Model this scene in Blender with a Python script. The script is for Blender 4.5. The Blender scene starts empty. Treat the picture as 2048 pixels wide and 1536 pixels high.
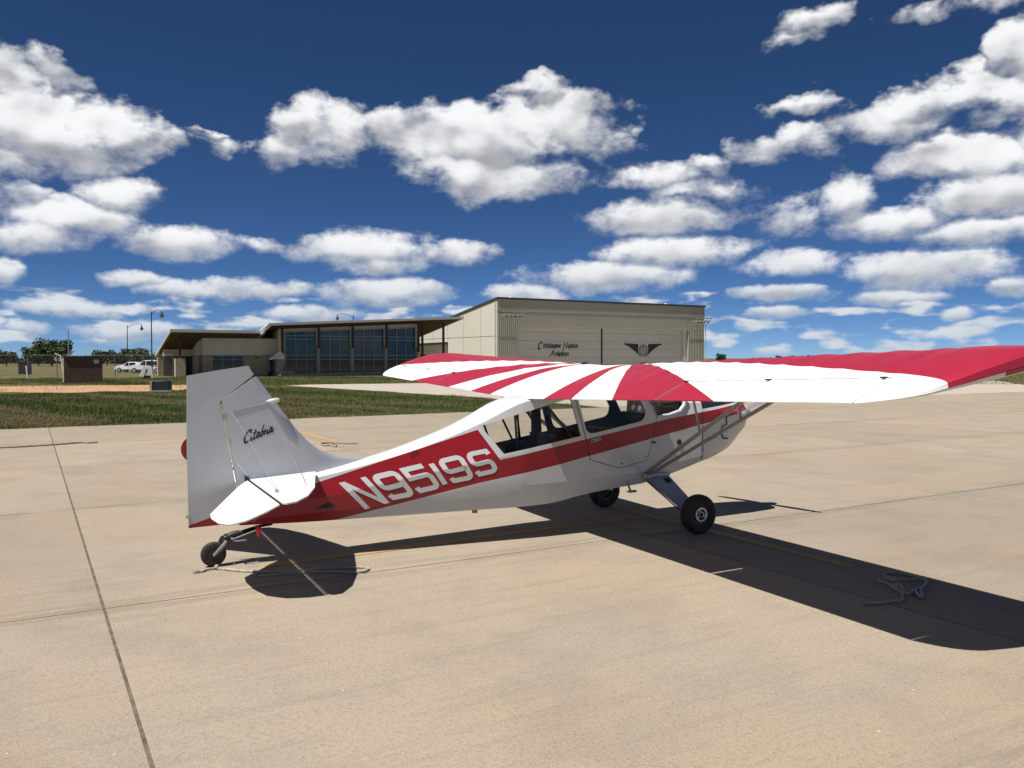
import bpy, bmesh, math, random
import numpy as np
from mathutils import Vector, Matrix
sc = bpy.context.scene
R = math.radians
# ---------------------------------------------------------------- camera
cam = bpy.data.objects.new('camera', bpy.data.cameras.new('camera'))
sc.collection.objects.link(cam); sc.camera = cam
cam.data.sensor_width = 36; cam.data.lens = 36 * 1665 / 2048
cam.data.clip_start = .05; cam.data.clip_end = 9000
cam.location = (0, 0, 2.0); cam.rotation_euler = (R(90 - 1.789), 0, 0)
# ---------------------------------------------------------------- light and exposure
SUN_DIR = Vector((-.382, -.318, 1.0)).normalized()              # towards the sun
SUN_EL = math.asin(SUN_DIR.z); SUN_AZ = math.atan2(SUN_DIR.x, SUN_DIR.y)
SUN_ROT = SUN_AZ
SKY_STRENGTH = .055; SKY_SAT = 1.09; SKY_ALT = 3000; SKY_AIR = .48; SKY_DUST = .0; SKY_OZ = 7.0
CLOUD_LIT = (.66, .665, .67); CLOUD_DARK = (.40, .41, .43); CLOUD_BASE = (.25, .257, .28); CLOUD_FAR = (.27, .33, .40)
sun = bpy.data.objects.new('sun', bpy.data.lights.new('sun', 'SUN')); sc.collection.objects.link(sun)
sun.data.energy = 4.9; sun.data.angle = R(.53); sun.data.color = (1, .955, .88)
sun.rotation_euler = SUN_DIR.to_track_quat('Z', 'Y').to_euler()
vs = sc.view_settings; vs.view_transform = 'Standard'; vs.look = 'None'; vs.exposure = .55; vs.gamma = 1; vs.use_curve_mapping = False
cy = sc.cycles; cy.use_denoising = True; cy.max_bounces = 5; cy.diffuse_bounces = 2; cy.glossy_bounces = 3; cy.transmission_bounces = 4
cy.transparent_max_bounces = 12; cy.caustics_reflective = False; cy.caustics_refractive = False; cy.use_adaptive_sampling = True; cy.adaptive_threshold = .015
CLOUDS=[(-0.5378,0.281,0.0312,0.0278,1),(-0.4965,0.2873,0.0209,0.0213,0.8),(-0.4983,0.2315,0.0914,0.0389,1.2),(-0.5339,0.251,0.0592,0.0424,1.2),(-0.4295,0.2266,0.0426,0.0213,1),(-0.5348,0.1978,0.0406,0.0195,1),(-0.5219,0.1695,0.025,0.011,0.7),(-0.4351,0.1771,0.0425,0.0233,1),(-0.4811,0.145,0.0629,0.0231,1),(-0.383,0.1273,0.0605,0.0184,1),(-0.5226,0.1266,0.0508,0.0177,1),(-0.5733,0.2051,0.0521,0.0564,1.2),(-0.2162,0.2563,0.0545,0.0384,1.1),(-0.2502,0.2366,0.0338,0.0215,1),(-0.0559,0.259,0.113,0.0461,1.3),(-0.1325,0.2681,0.0559,0.0269,1.1),(-0.0262,0.2175,0.1042,0.0308,1.2),(0.0689,0.2834,0.056,0.0364,1),(0.0392,0.3091,0.0326,0.0149,0.8),(0.1133,0.2496,0.0264,0.0219,0.5),(0.1689,0.209,0.0545,0.0123,0.45),(-0.3294,0.2344,0.0323,0.0074,0.55),(-0.3452,0.2437,0.0212,0.0047,0.5),(-0.1711,0.1277,0.0882,0.023,1),(-0.1566,0.1094,0.0529,0.0145,0.9),(-0.0681,0.1252,0.0447,0.0152,1),(-0.2926,0.1286,0.0232,0.0084,0.6),(-0.5432,0.0873,0.0186,0.0142,0.9),(-0.4264,0.0864,0.0363,0.0081,1),(-0.331,0.0779,0.0937,0.0123,1),(-0.151,0.0756,0.0798,0.0176,1),(-0.2376,0.0512,0.0631,0.0116,0.9),(-0.4824,0.0535,0.0606,0.0095,0.9),(-0.5241,0.0316,0.0205,0.0093,0.9),(-0.4321,0.0294,0.0557,0.0119,0.8),(0.0186,0.0753,0.0508,0.0142,1),(0.35,0.3695,0.0386,0.0133,0.6),(0.3292,0.3501,0.0289,0.0088,0.45),(0.5063,0.355,0.0612,0.0099,0.6),(0.5427,0.2987,0.0257,0.0341,1.1),(0.4802,0.2655,0.0847,0.0266,1.2),(0.4227,0.2501,0.0531,0.0241,0.8),(0.3251,0.2358,0.0499,0.0179,0.8),(0.3327,0.2754,0.0341,0.0093,0.45),(0.4904,0.2076,0.0734,0.0224,1.1),(0.5228,0.1694,0.0769,0.0288,1.2),(0.5099,0.1301,0.0657,0.0153,1),(0.5863,0.2269,0.0479,0.0688,1.2),(0.3783,0.1761,0.033,0.0276,1),(0.4192,0.1467,0.0582,0.018,1),(0.3205,0.1606,0.0372,0.0208,0.6),(0.1692,0.1638,0.0856,0.0193,1),(0.1867,0.1244,0.0905,0.0207,1.1),(0.1168,0.0971,0.1046,0.0199,1),(0.3238,0.1062,0.0476,0.0156,0.8),(0.459,0.0967,0.0806,0.0243,1.2),(0.2318,0.2174,0.0253,0.011,0.45),(0.215,0.1905,0.0534,0.0111,0.4),(0.316,0.0716,0.0531,0.0102,1),(0.4351,0.0672,0.0551,0.0097,1),(0.5342,0.0725,0.0219,0.0102,1),(0.3081,0.0513,0.0376,0.0068,0.8),(0.4881,0.0465,0.0176,0.0069,0.9)]
class NB:
    """tiny node-building helper"""
    def __init__(s, tree): s.t = tree; s.k = 0
    def node(s, typ, **kw):
        n = s.t.nodes.new(typ)
        for k, v in kw.items(): setattr(n, k, v)
        s.k += 1; n.location = (s.k % 40 * 180, -(s.k // 40) * 200)
        return n
    def put(s, n, i, v):
        if v is None: return
        if hasattr(v, 'is_output'): s.t.links.new(v, n.inputs[i])
        else:
            d = n.inputs[i]
            if hasattr(d.default_value, '__len__') and not hasattr(v, '__len__'): v = (v,) * len(d.default_value)
            if hasattr(d.default_value, '__len__') and len(d.default_value) == 4 and len(v) == 3: v = (*v, 1)
            d.default_value = v
    def m(s, op, a, b=None, c=None, clamp=False):
        n = s.node('ShaderNodeMath', operation=op, use_clamp=clamp)
        for i, v in enumerate((a, b, c)): s.put(n, i, v)
        return n.outputs[0]
    def v(s, op, a, b=None, scale=None):
        n = s.node('ShaderNodeVectorMath', operation=op)
        s.put(n, 0, a); s.put(n, 1, b)
        if scale is not None: s.put(n, 3, scale)
        return n.outputs['Value'] if op in ('LENGTH', 'DOT_PRODUCT', 'DISTANCE') else n.outputs[0]
    def vmad(s, a, b, c):
        n = s.node('ShaderNodeVectorMath', operation='MULTIPLY_ADD')
        s.put(n, 0, a); s.put(n, 1, b); s.put(n, 2, c); return n.outputs[0]
    def xyz(s, x, y, z=0.0):
        n = s.node('ShaderNodeCombineXYZ'); s.put(n, 0, x); s.put(n, 1, y); s.put(n, 2, z); return n.outputs[0]
    def sep(s, v):
        n = s.node('ShaderNodeSeparateXYZ'); s.put(n, 0, v); return n.outputs
    def noise(s, v, scale, detail=4, rough=.5, dist=0, lac=2.0, color=False, dim='3D'):
        n = s.node('ShaderNodeTexNoise', noise_dimensions=dim); s.put(n, 'Vector', v); s.put(n, 'Scale', scale); s.put(n, 'Detail', detail)
        s.put(n, 'Roughness', rough); s.put(n, 'Distortion', dist); s.put(n, 'Lacunarity', lac)
        return n.outputs['Color' if color else 'Fac']
    def voro(s, v, scale, feature='F1', out='Distance'):
        n = s.node('ShaderNodeTexVoronoi', feature=feature); s.put(n, 'Vector', v); s.put(n, 'Scale', scale); return n.outputs[out]
    def step(s, v, a, b, lo=0., hi=1., smooth=True):
        n = s.node('ShaderNodeMapRange', interpolation_type='SMOOTHSTEP' if smooth else 'LINEAR')
        for i, q in enumerate((v, a, b, lo, hi)): s.put(n, i, q)
        return n.outputs[0]
    def mix(s, f, a, b, mode='MIX'):
        n = s.node('ShaderNodeMix', data_type='RGBA', blend_type=mode)
        s.put(n, 0, f); s.put(n, 6, a); s.put(n, 7, b); return n.outputs[2]

def build_world():
    w = bpy.data.worlds.new('World'); sc.world = w; w.use_nodes = True
    t = w.node_tree; t.nodes.clear(); b = NB(t)
    out = b.node('ShaderNodeOutputWorld'); bg = b.node('ShaderNodeBackground')
    sky = b.node('ShaderNodeTexSky', sky_type='NISHITA', sun_disc=False, sun_elevation=SUN_EL, sun_rotation=SUN_ROT,
                 altitude=SKY_ALT, air_density=SKY_AIR, dust_density=SKY_DUST, ozone_density=SKY_OZ)
    d = b.v('NORMALIZE', b.node('ShaderNodeTexCoord').outputs['Generated'])
    x, y, z = b.sep(d)
    sx = b.m('ARCTAN2', x, y); sy = b.m('ARCSINE', z)           # azimuth and elevation of the view ray
    q = b.xyz(sx, sy, 0.0)
    hi = b.step(sy, .10, .28)                                   # 0 near the horizon, 1 high up
    qs = b.xyz(sx, b.m('MULTIPLY', sy, 1.5), 0.0)
    wob = b.v('SUBTRACT', b.noise(qs, 9, 4, .6, color=True, dim='2D'), (.5, .5, .5))
    wamp = b.m('MULTIPLY_ADD', hi, .075, .032)
    q1 = b.v('ADD', q, b.v('MULTIPLY', b.v('SCALE', wob, scale=wamp), (1, .62, 0)))
    ax_, ay_, _ = b.sep(q1)
    M = M2 = None
    for i in range(0, len(CLOUDS), 3):                          # three clouds at a time, one per vector component
        c3 = (CLOUDS[i:i + 3] + [CLOUDS[i]] * 2)[:3]
        X = b.vmad(ax_, [1 / c[2] for c in c3], [-c[0] / c[2] for c in c3])
        Y = b.vmad(ay_, [1 / c[3] for c in c3], [-c[1] / c[3] for c in c3])
        S = b.vmad(Y, Y, b.v('MULTIPLY', X, X))
        E3 = b.vmad(S, [-c[4] for c in c3], [c[4] for c in c3])
        F3 = b.vmad(Y, (-.8, -.8, -.8), E3)                     # the same cloud, looked at a little higher
        M = E3 if M is None else b.v('MAXIMUM', M, E3)
        M2 = F3 if M2 is None else b.v('MAXIMUM', M2, F3)
    def top(v):
        m1, m2, m3 = b.sep(v)
        return b.m('SMOOTH_MAX', b.m('SMOOTH_MAX', m1, m2, .3), m3, .3)
    M = top(M); M2 = top(M2)
    # clouds of the same kind all round the sky, outside the part described above
    gen = b.m('MULTIPLY_ADD', b.noise(b.xyz(sx, b.m('MULTIPLY', sy, 2.2)), 5.5, 2, .5, dim='2D'), 9.0, -5.7)
    gen = b.m('ADD', gen, b.step(b.m('ABSOLUTE', sx), .66, .82, -4, 0))
    gen = b.m('MINIMUM', gen, b.m('MULTIPLY_ADD', b.step(sy, .35, .75), -3.0, 1.2))
    # small flat clouds crowding above the horizon
    low = b.m('MULTIPLY_ADD', b.noise(b.xyz(b.m('MULTIPLY', sx, 17.0), b.m('MULTIPLY', sy, 62.0)), 1.0, 2, .5, dim='2D'), 5.5, -2.95)
    low = b.m('SUBTRACT', low, b.step(sy, .055, .10, 0, 2.5))
    ex = b.m('MAXIMUM', b.m('MAXIMUM', gen, low), -1.6)
    M = b.m('MAXIMUM', M, ex); M2 = b.m('MAXIMUM', M2, b.m('SUBTRACT', ex, .15))
    k1 = b.m('MULTIPLY_ADD', hi, 2.2, 1.2); k2 = b.m('MULTIPLY_ADD', hi, -.75, 1.75)
    n1 = b.noise(qs, 14, 6, .60, dim='2D'); n2 = b.noise(qs, 42, 5, .6, dim='2D')
    D = b.m('MULTIPLY_ADD', b.m('SUBTRACT', n2, .5), k2, b.m('MULTIPLY_ADD', b.m('SUBTRACT', n1, .5), k1, M))
    n1b = b.noise(b.v('ADD', qs, (-.008, .026, 0)), 11, 2.5, .5, dim='2D'); n1a = b.noise(qs, 11, 2.5, .5, dim='2D')
    slope = b.m('ADD', b.m('SUBTRACT', M, M2), b.m('MULTIPLY', b.m('SUBTRACT', n1a, n1b), b.m('MULTIPLY_ADD', hi, .9, 1.3)))
    hi_e = b.step(slope, -.5, .5, 1.25, .70)                    # crisp sunlit tops, soft trailing undersides
    cover = b.m('MULTIPLY', b.step(D, -.5, hi_e), b.step(sy, .0, .012))
    lit = b.step(slope, -.75, .55)
    thick = b.step(M, .15, 1.0)
    col = b.mix(lit, CLOUD_DARK, CLOUD_LIT)
    col = b.mix(b.m('MULTIPLY', thick, b.step(slope, -.75, .15, .85, 0)), col, CLOUD_BASE)
    col = b.mix(b.step(sy, 0, .16, .55, 0), col, CLOUD_FAR)     # distant clouds stand in more air
    skyc = b.v('SCALE', sky.outputs[0], scale=SKY_STRENGTH)
    hsv = b.node('ShaderNodeHueSaturation'); b.put(hsv, 'Saturation', SKY_SAT); t.links.new(skyc, hsv.inputs['Color'])
    c = b.mix(b.m('MULTIPLY', cover, .97), hsv.outputs[0], col)
    t.links.new(c, bg.inputs[0]); bg.inputs[1].default_value = 1.0
    t.links.new(bg.outputs[0], out.inputs[0])
    w.cycles.sampling_method = 'NONE'
build_world()
# ---------------------------------------------------------------- helpers
random.seed(7); rng = np.random.default_rng(7)
COL = sc.collection
def link(name, mesh, parent=None, mats=None):
    o = bpy.data.objects.new(name, mesh); COL.objects.link(o)
    if parent is not None: o.parent = parent
    if mats:
        for m_ in (mats if isinstance(mats, (list, tuple)) else [mats]): mesh.materials.append(m_)
    return o
def empty(name, loc=(0, 0, 0), rz=0):
    o = bpy.data.objects.new(name, None); COL.objects.link(o); o.location = loc; o.rotation_euler = (0, 0, rz); o.empty_display_size = .3
    return o
def tag(o, label=None, cat=None, group=None, kind=None):
    if label: o['label'] = label
    if cat: o['category'] = cat
    if group: o['group'] = group
    if kind: o['kind'] = kind
    return o
def smooth(me, ang=30):
    me.polygons.foreach_set('use_smooth', [True] * len(me.polygons)); me.set_sharp_from_angle(angle=R(ang)); me.update()
class MB:
    """collects shapes into one mesh"""
    def __init__(s): s.v = []; s.f = []; s.mi = []
    def add(s, vs, fs, mi=0):
        o = len(s.v); s.v += [tuple(v) for v in vs]; s.f += [tuple(i + o for i in f) for f in fs]; s.mi += [mi] * len(fs); return s
    def box(s, c, d, mi=0, rz=0):
        hx, hy, hz = d[0] / 2, d[1] / 2, d[2] / 2; ca, sa = math.cos(rz), math.sin(rz)
        vs = []
        for z in (-hz, hz):
            for x, y in ((-hx, -hy), (hx, -hy), (hx, hy), (-hx, hy)):
                vs.append((c[0] + x * ca - y * sa, c[1] + x * sa + y * ca, c[2] + z))
        return s.add(vs, [(3, 2, 1, 0), (4, 5, 6, 7), (0, 1, 5, 4), (1, 2, 6, 5), (2, 3, 7, 6), (3, 0, 4, 7)], mi)
    def box2(s, a, b, mi=0):
        return s.box([(a[i] + b[i]) / 2 for i in range(3)], [abs(b[i] - a[i]) for i in range(3)], mi)
    def prism(s, poly, d, mi=0):
        """poly: list of 3d points (planar), d: extrusion vector"""
        n = len(poly); P = [Vector(p) for p in poly]; d = Vector(d)
        nn = sum(((P[i]).cross(P[(i + 1) % n]) for i in range(n)), Vector())
        if nn.dot(d) > 0: P = P[::-1]
        s.add([*P, *[p + d for p in P]], [tuple(range(n)), tuple(range(2 * n - 1, n - 1, -1)), *[(i, i + n, (i + 1) % n + n, (i + 1) % n) for i in range(n)]], mi)
        return s
    def tube(s, pts, r, n=8, mi=0, cap=True, closed=False, flat=None):
        """flat=(vector, ratio): squash the section along vector"""
        P = [Vector(p) for p in pts]; rr = r if hasattr(r, '__len__') else [r] * len(P); vs = []; up = None
        for i, p in enumerate(P):
            if closed: t = P[(i + 1) % len(P)] - P[i - 1]
            else: t = P[min(i + 1, len(P) - 1)] - P[max(i - 1, 0)]
            t.normalize()
            if up is None: up = Vector((0, 0, 1)) if abs(t.z) < .9 else Vector((1, 0, 0))
            a = t.cross(up).normalized(); b_ = a.cross(t).normalized(); up = b_
            for k in range(n):
                an = 2 * math.pi * k / n; o = (a * math.cos(an) + b_ * math.sin(an)) * rr[i]
                if flat: f_ = Vector(flat[0]).normalized(); o -= f_ * (o.dot(f_)) * (1 - flat[1])
                vs.append(p + o)
        L = len(P); fs = []
        for i in range(L if closed else L - 1):
            j = (i + 1) % L
            for k in range(n): fs.append((i * n + k, i * n + (k + 1) % n, j * n + (k + 1) % n, j * n + k))
        if cap and not closed: fs += [tuple(range(n))[::-1], tuple((L - 1) * n + k for k in range(n))]
        return s.add(vs, fs, mi)
    def lathe(s, prof, c=(0, 0, 0), axis='z', n=24, mi=0, cap=True):
        """prof: (radius, height) pairs along the axis"""
        vs = []
        for r, h in prof:
            for k in range(n):
                an = 2 * math.pi * k / n; x, y = r * math.cos(an), r * math.sin(an)
                v = {'z': (x, y, h), 'y': (x, h, -y), 'x': (h, x, y)}[axis]
                vs.append((v[0] + c[0], v[1] + c[1], v[2] + c[2]))
        fs = [(i * n + k, i * n + (k + 1) % n, (i + 1) * n + (k + 1) % n, (i + 1) * n + k) for i in range(len(prof) - 1) for k in range(n)]
        if cap: fs += [tuple(range(n))[::-1], tuple((len(prof) - 1) * n + k for k in range(n))]
        return s.add(vs, fs, mi)
    def mesh(s, name='m', sm=None, fixn=True):
        me = bpy.data.meshes.new(name); me.from_pydata(s.v, [], s.f); me.polygons.foreach_set('material_index', s.mi)
        if fixn:
            bm = bmesh.new(); bm.from_mesh(me); bmesh.ops.recalc_face_normals(bm, faces=bm.faces); bm.to_mesh(me); bm.free()
        if sm: smooth(me, sm)
        me.update(); return me
    def obj(s, name, mats, parent=None, sm=None, fixn=True): return link(name, s.mesh(name, sm, fixn), parent, mats)
def stroke2(pts, wd, closed=False):
    """thick polyline in 2d -> list of quads (mitred)"""
    P = [Vector(p) for p in pts]; n = len(P); L = []; Rr = []
    ww = wd if hasattr(wd, '__len__') else [wd] * n
    for i in range(n):
        a = P[i] - P[i - 1] if (i > 0 or closed) else P[1] - P[0]
        b_ = P[(i + 1) % n] - P[i] if (i < n - 1 or closed) else P[-1] - P[-2]
        a = a.normalized(); b_ = b_.normalized(); na = Vector((-a.y, a.x)); nb = Vector((-b_.y, b_.x)); m_ = (na + nb)
        m_ = m_.normalized() if m_.length > 1e-6 else na
        k = ww[i] / 2 / max(.45, m_.dot(na)); L.append(P[i] + m_ * k); Rr.append(P[i] - m_ * k)
    return [(L[i], Rr[i], Rr[(i + 1) % n], L[(i + 1) % n]) for i in range(n if closed else n - 1)]
# ---------------------------------------------------------------- materials
def mat(name, col, rough=.6, metal=0., vary=.12, vscale=6., bump=0., bscale=60., spec=.5, col2=None, coat=0., dim='Object', bdist=.01):
    m_ = bpy.data.materials.new(name); m_.use_nodes = True; t = m_.node_tree; b = NB(t); p = t.nodes['Principled BSDF']
    v = b.node('ShaderNodeTexCoord').outputs[dim]
    n = b.noise(v, vscale, 4, .6)
    c2 = col2 or tuple(c * (1 - vary) for c in col)
    if vary > 0 or col2: t.links.new(b.mix(b.step(n, .3, .7), (*col, 1), (*c2, 1)), p.inputs['Base Color'])
    else: p.inputs['Base Color'].default_value = (*col, 1)
    p.inputs['Roughness'].default_value = rough; p.inputs['Metallic'].default_value = metal
    p.inputs['Specular IOR Level'].default_value = spec; p.inputs['Coat Weight'].default_value = coat
    if bump:
        bn = b.node('ShaderNodeBump'); bn.inputs['Strength'].default_value = bump; bn.inputs['Distance'].default_value = bdist
        t.links.new(b.noise(v, bscale, 4, .6), bn.inputs['Height']); t.links.new(bn.outputs[0], p.inputs['Normal'])
    return m_
def glass(name, tint=(.85, .9, .9), refl=1.0):
    m_ = bpy.data.materials.new(name); m_.use_nodes = True; t = m_.node_tree; t.nodes.clear(); b = NB(t)
    o = b.node('ShaderNodeOutputMaterial'); tr = b.node('ShaderNodeBsdfTransparent'); gl = b.node('ShaderNodeBsdfGlossy'); mx = b.node('ShaderNodeMixShader')
    tr.inputs[0].default_value = (*tint, 1); gl.inputs['Roughness'].default_value = .02
    fr = b.node('ShaderNodeFresnel'); fr.inputs[0].default_value = 1.48
    t.links.new(b.m('MULTIPLY', fr.outputs[0], refl), mx.inputs[0]); t.links.new(tr.outputs[0], mx.inputs[1]); t.links.new(gl.outputs[0], mx.inputs[2]); t.links.new(mx.outputs[0], o.inputs[0])
    return m_
WHITE = mat('white_paint', (.53, .545, .555), .35, vary=.06, vscale=3, coat=.1)
RED = mat('red_paint', (.28, .006, .012), .40, vary=.08, vscale=3, coat=.08)
WRED = mat('red_wing_fabric', (.32, .012, .034), .45, vary=.10, vscale=4, coat=.05)
WWHITE = mat('white_wing_fabric', (.70, .70, .69), .42, vary=.05, vscale=3, coat=.05)
SILVER = mat('fin_paint', (.46, .48, .52), .34, .40, vary=.07, vscale=4, coat=.15)
BLACKTOP = mat('antiglare_black', (.012, .016, .024), .5, vary=.2)
BLACK = mat('black_metal', (.015, .015, .016), .45, vary=.2)
RUBBER = mat('tyre_rubber', (.010, .010, .010), .75, col2=(.030, .027, .023), vscale=14, bump=.3, bscale=90)
GREYM = mat('grey_metal', (.42, .42, .42), .4, .5, vary=.12)
STRUT = mat('strut_paint', (.27, .262, .24), .4, vary=.06)
LEGP = mat('gear_leg_paint', (.32, .34, .42), .4, .1, vary=.1)
STEEL = mat('wheel_metal', (.55, .55, .54), .35, .7, vary=.15)
SEAT = mat('seat_vinyl', (.20, .026, .022), .6, vary=.3, vscale=8)
LINING = mat('cabin_lining', (.050, .032, .026), .8, vary=.3)
REDTAG = mat('red_tag', (.62, .02, .02), .6)
LETTER = mat('white_lettering', (.58, .59, .60), .35, vary=.03)
INK = mat('black_lettering', (.008, .008, .01), .5, vary=0)
PERSPEX = glass('perspex', (.95, .96, .95), .55)
# ================================================================ ground
GA = R(30.2); G1 = Vector((math.cos(GA), math.sin(GA), 0)); G2 = Vector((-math.sin(GA), math.cos(GA), 0))
def gp(u, v, z=0.): return G1 * u + G2 * v + Vector((0, 0, z))      # apron grid -> world
def to_uv(p): p = Vector(p).to_3d(); return p.dot(G1), p.dot(G2)
def concrete(name, base, base2, joints=False, rnd=.075):
    m_ = bpy.data.materials.new(name); m_.use_nodes = True; t = m_.node_tree; b = NB(t); p = t.nodes['Principled BSDF']
    pos = b.node('ShaderNodeNewGeometry').outputs['Position']
    q = b.xyz(b.v('DOT_PRODUCT', pos, tuple(G1)), b.v('DOT_PRODUCT', pos, tuple(G2)), 0)
    big = b.noise(q, .22, 4, .6, .4, dim='2D'); mid = b.noise(q, .9, 5, .65, dim='2D'); fine = b.noise(q, 30, 4, .75, dim='2D'); grit = b.noise(q, 95, 2, .6, dim='2D')
    streak = b.noise(b.v('MULTIPLY', q, (.55, 7, 1)), 1.0, 6, .7, dim='2D'); broom = b.noise(b.v('MULTIPLY', q, (6, 150, 1)), 1.0, 2, .5, dim='2D')
    c = b.mix(b.step(big, .32, .68), base, base2)
    c = b.mix(b.step(b.noise(q, .55, 3, .55, dim='2D'), .42, .72, 0, .45), c, (base[0] * 1.02, base[1] * .90, base[2] * .80))   # rusty tint of the local sand
    c = b.mix(b.step(mid, .42, .72, 0, .6), c, tuple(x * .80 for x in base2))
    c = b.mix(b.step(streak, .46, .74, 0, .45), c, tuple(x * .76 for x in base2))
    c = b.mix(b.step(fine, .46, .70, 0, .55), c, tuple(x * .62 for x in base))
    c = b.mix(b.step(grit, .56, .70, 0, .55), c, tuple(min(.8, x * 1.5) for x in base))
    pit = b.voro(q, 9.0); pn_ = b.noise(q, 2.3, 2, .5, dim='2D')
    c = b.mix(b.m('MULTIPLY', b.step(pit, .035, .06, 1, 0), b.step(pn_, .55, .62)), c, (.10, .08, .06))
    spk = b.voro(b.v('ADD', q, (3.3, 1.7, 0)), 7.0)
    c = b.mix(b.m('MULTIPLY', b.step(spk, .03, .055, .8, 0), b.step(b.noise(q, 1.7, 2, .5, dim='2D'), .5, .6)), c, (.62, .57, .50))
    qx, qy, _ = b.sep(q)                                       # dirt gathered along the joints
    for cc, o, w_ in ((qy, 7.33, 5.03),):
        fr = b.m('ABSOLUTE', b.m('SUBTRACT', b.m('FRACT', b.m('DIVIDE', b.m('SUBTRACT', cc, o), w_)), .5))
        c = b.mix(b.m('MULTIPLY', b.step(fr, .42, .5, 0, .55), b.step(streak, .40, .62)), c, tuple(x * .70 for x in base2))
    oi = b.node('ShaderNodeObjectInfo').outputs['Random']
    hs = b.node('ShaderNodeHueSaturation'); t.links.new(c, hs.inputs['Color']); t.links.new(b.m('MULTIPLY_ADD', oi, rnd * 2, 1 - rnd), hs.inputs['Value'])
    c = hs.outputs[0]
    if joints:
        for i, (o, w_) in enumerate(((.5, 5.53), (7.33, 5.03))):
            fr = b.m('ABSOLUTE', b.m('SUBTRACT', b.m('FRACT', b.m('DIVIDE', b.m('SUBTRACT', b.sep(q)[i], o), w_)), .5))
            c = b.mix(b.step(fr, .4975, .499, 0, .6), c, (.12, .10, .08))
    t.links.new(c, p.inputs['Base Color']); p.inputs['Roughness'].default_value = .85; p.inputs['Specular IOR Level'].default_value = .25
    bn = b.node('ShaderNodeBump'); bn.inputs['Strength'].default_value = .8; bn.inputs['Distance'].default_value = .005
    h = b.m('ADD', b.m('MULTIPLY', fine, .8), b.m('ADD', b.m('MULTIPLY', grit, .5), b.m('MULTIPLY', broom, .7)))
    t.links.new(h, bn.inputs['Height']); t.links.new(bn.outputs[0], p.inputs['Normal'])
    return m_
CONC = concrete('apron_concrete', (.302, .252, .194), (.272, .236, .186))
LANE = concrete('lane_concrete', (.37, .335, .28), (.35, .32, .27), True)
SEAL = mat('joint_sealant', (.155, .122, .09), .85, vary=.6, vscale=9, dim='Object'); SEALD = mat('joint_sealant_dark', (.055, .04, .028), .85, vary=.6, vscale=9)
def grass_mat():
    m_ = bpy.data.materials.new('grass_ground'); m_.use_nodes = True; t = m_.node_tree; b = NB(t); p = t.nodes['Principled BSDF']
    pos = b.node('ShaderNodeNewGeometry').outputs['Position']
    big = b.noise(pos, .06, 5, .6); mid = b.noise(pos, .6, 5, .65); fine = b.noise(pos, 7, 5, .7)
    c = b.mix(b.step(big, .35, .65), (.085, .088, .032, 1), (.14, .12, .058, 1))
    c = b.mix(b.step(mid, .42, .7, 0, .75), c, (.19, .15, .085, 1)); c = b.mix(b.step(fine, .45, .75, 0, .7), c, (.045, .055, .018, 1))
    t.links.new(c, p.inputs['Base Color']); p.inputs['Roughness'].default_value = .95; p.inputs['Specular IOR Level'].default_value = .1
    bn = b.node('ShaderNodeBump'); bn.inputs['Strength'].default_value = 1.; bn.inputs['Distance'].default_value = .12; t.links.new(b.m('ADD', fine, mid), bn.inputs['Height']); t.links.new(bn.outputs[0], p.inputs['Normal'])
    return m_
GRASSG = grass_mat()
def sheet(name, pts, z, m_, label=None, thick=None):
    mb = MB(); mb.add([(p[0], p[1], z) for p in pts], [tuple(range(len(pts)))]); o = mb.obj(name, m_, fixn=False)
    if o.data.polygons[0].normal.z < 0: o.data.flip_normals()
    o['kind'] = 'structure'
    if label: o['label'] = label
    return o
ground = sheet('ground', [(4500 * math.cos(R(k * 7.5)), 4500 * math.sin(R(k * 7.5))) for k in range(48)], -.035, GRASSG, 'flat grassy airfield ground reaching the horizon')
ap = [gp(-60, -40), gp(95, -40), gp(95, 27.3), gp(-60, 27.3)]
apron = sheet('apron', [p[:2] for p in ap], -.022, CONC, 'tan concrete parking apron of square slabs')
lane = sheet('taxi_lane', [gp(u, v)[:2] for u, v in ((20.3, 27.31), (19.8, 37.2), (18.6, 47), (16.8, 58), (16.4, 60.6), (18.4, 62.2), (31.9, 60.6), (40, 64), (58, 100), (62, 112.8), (108, 112.8), (98, 60), (64, 34.2), (58.4, 37.3), (100, 14), (100, 27.31))][:13] + [gp(u, v)[:2] for u, v in ((130, -2), (130, -30), (95.02, -30), (95.02, 27.31))], -.014, LANE, 'pale concrete taxi lane in front of the hangar')
slab_me = None
U0, UW, V0, VW = .5, 5.53, 7.33, 5.03
def in_view(u0, v0):
    for a in np.linspace(0, 1, 6):
        for c in np.linspace(0, 1, 6):
            p = gp(u0 + a * UW, v0 + c * VW)
            if p.y > .5 and abs(p.x / p.y) < .70 and 2 / p.y < .56: return True
    return False
J = .021; bmb = bmesh.new(); bmesh.ops.create_cube(bmb, size=1)
for v in bmb.verts: v.co = Vector((v.co.x * (UW - J), v.co.y * (VW - J), (v.co.z - .5) * .02))
bmesh.ops.bevel(bmb, geom=[e for e in bmb.edges if all(v.co.z > -.005 for v in e.verts)], offset=.003, segments=1, affect='EDGES')
slab_me = bpy.data.meshes.new('slab'); bmb.to_mesh(slab_me); bmb.free(); slab_me.materials.append(CONC); nsl = 0
for i in range(-3, 15):
    for j in range(-3, 4):
        u0, v0 = U0 + i * UW, V0 + j * VW
        if not in_view(u0, v0) or j < -1: continue
        o = bpy.data.objects.new('slab', slab_me); COL.objects.link(o); o.parent = apron; ky = 1.12 if j == -1 else 1.0; o.location = gp(u0 + UW / 2, v0 + VW * (1 - ky / 2), random.uniform(-.0006, .0006)); o.rotation_euler = (0, 0, GA); o.scale.y = ky; nsl += 1
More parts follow.
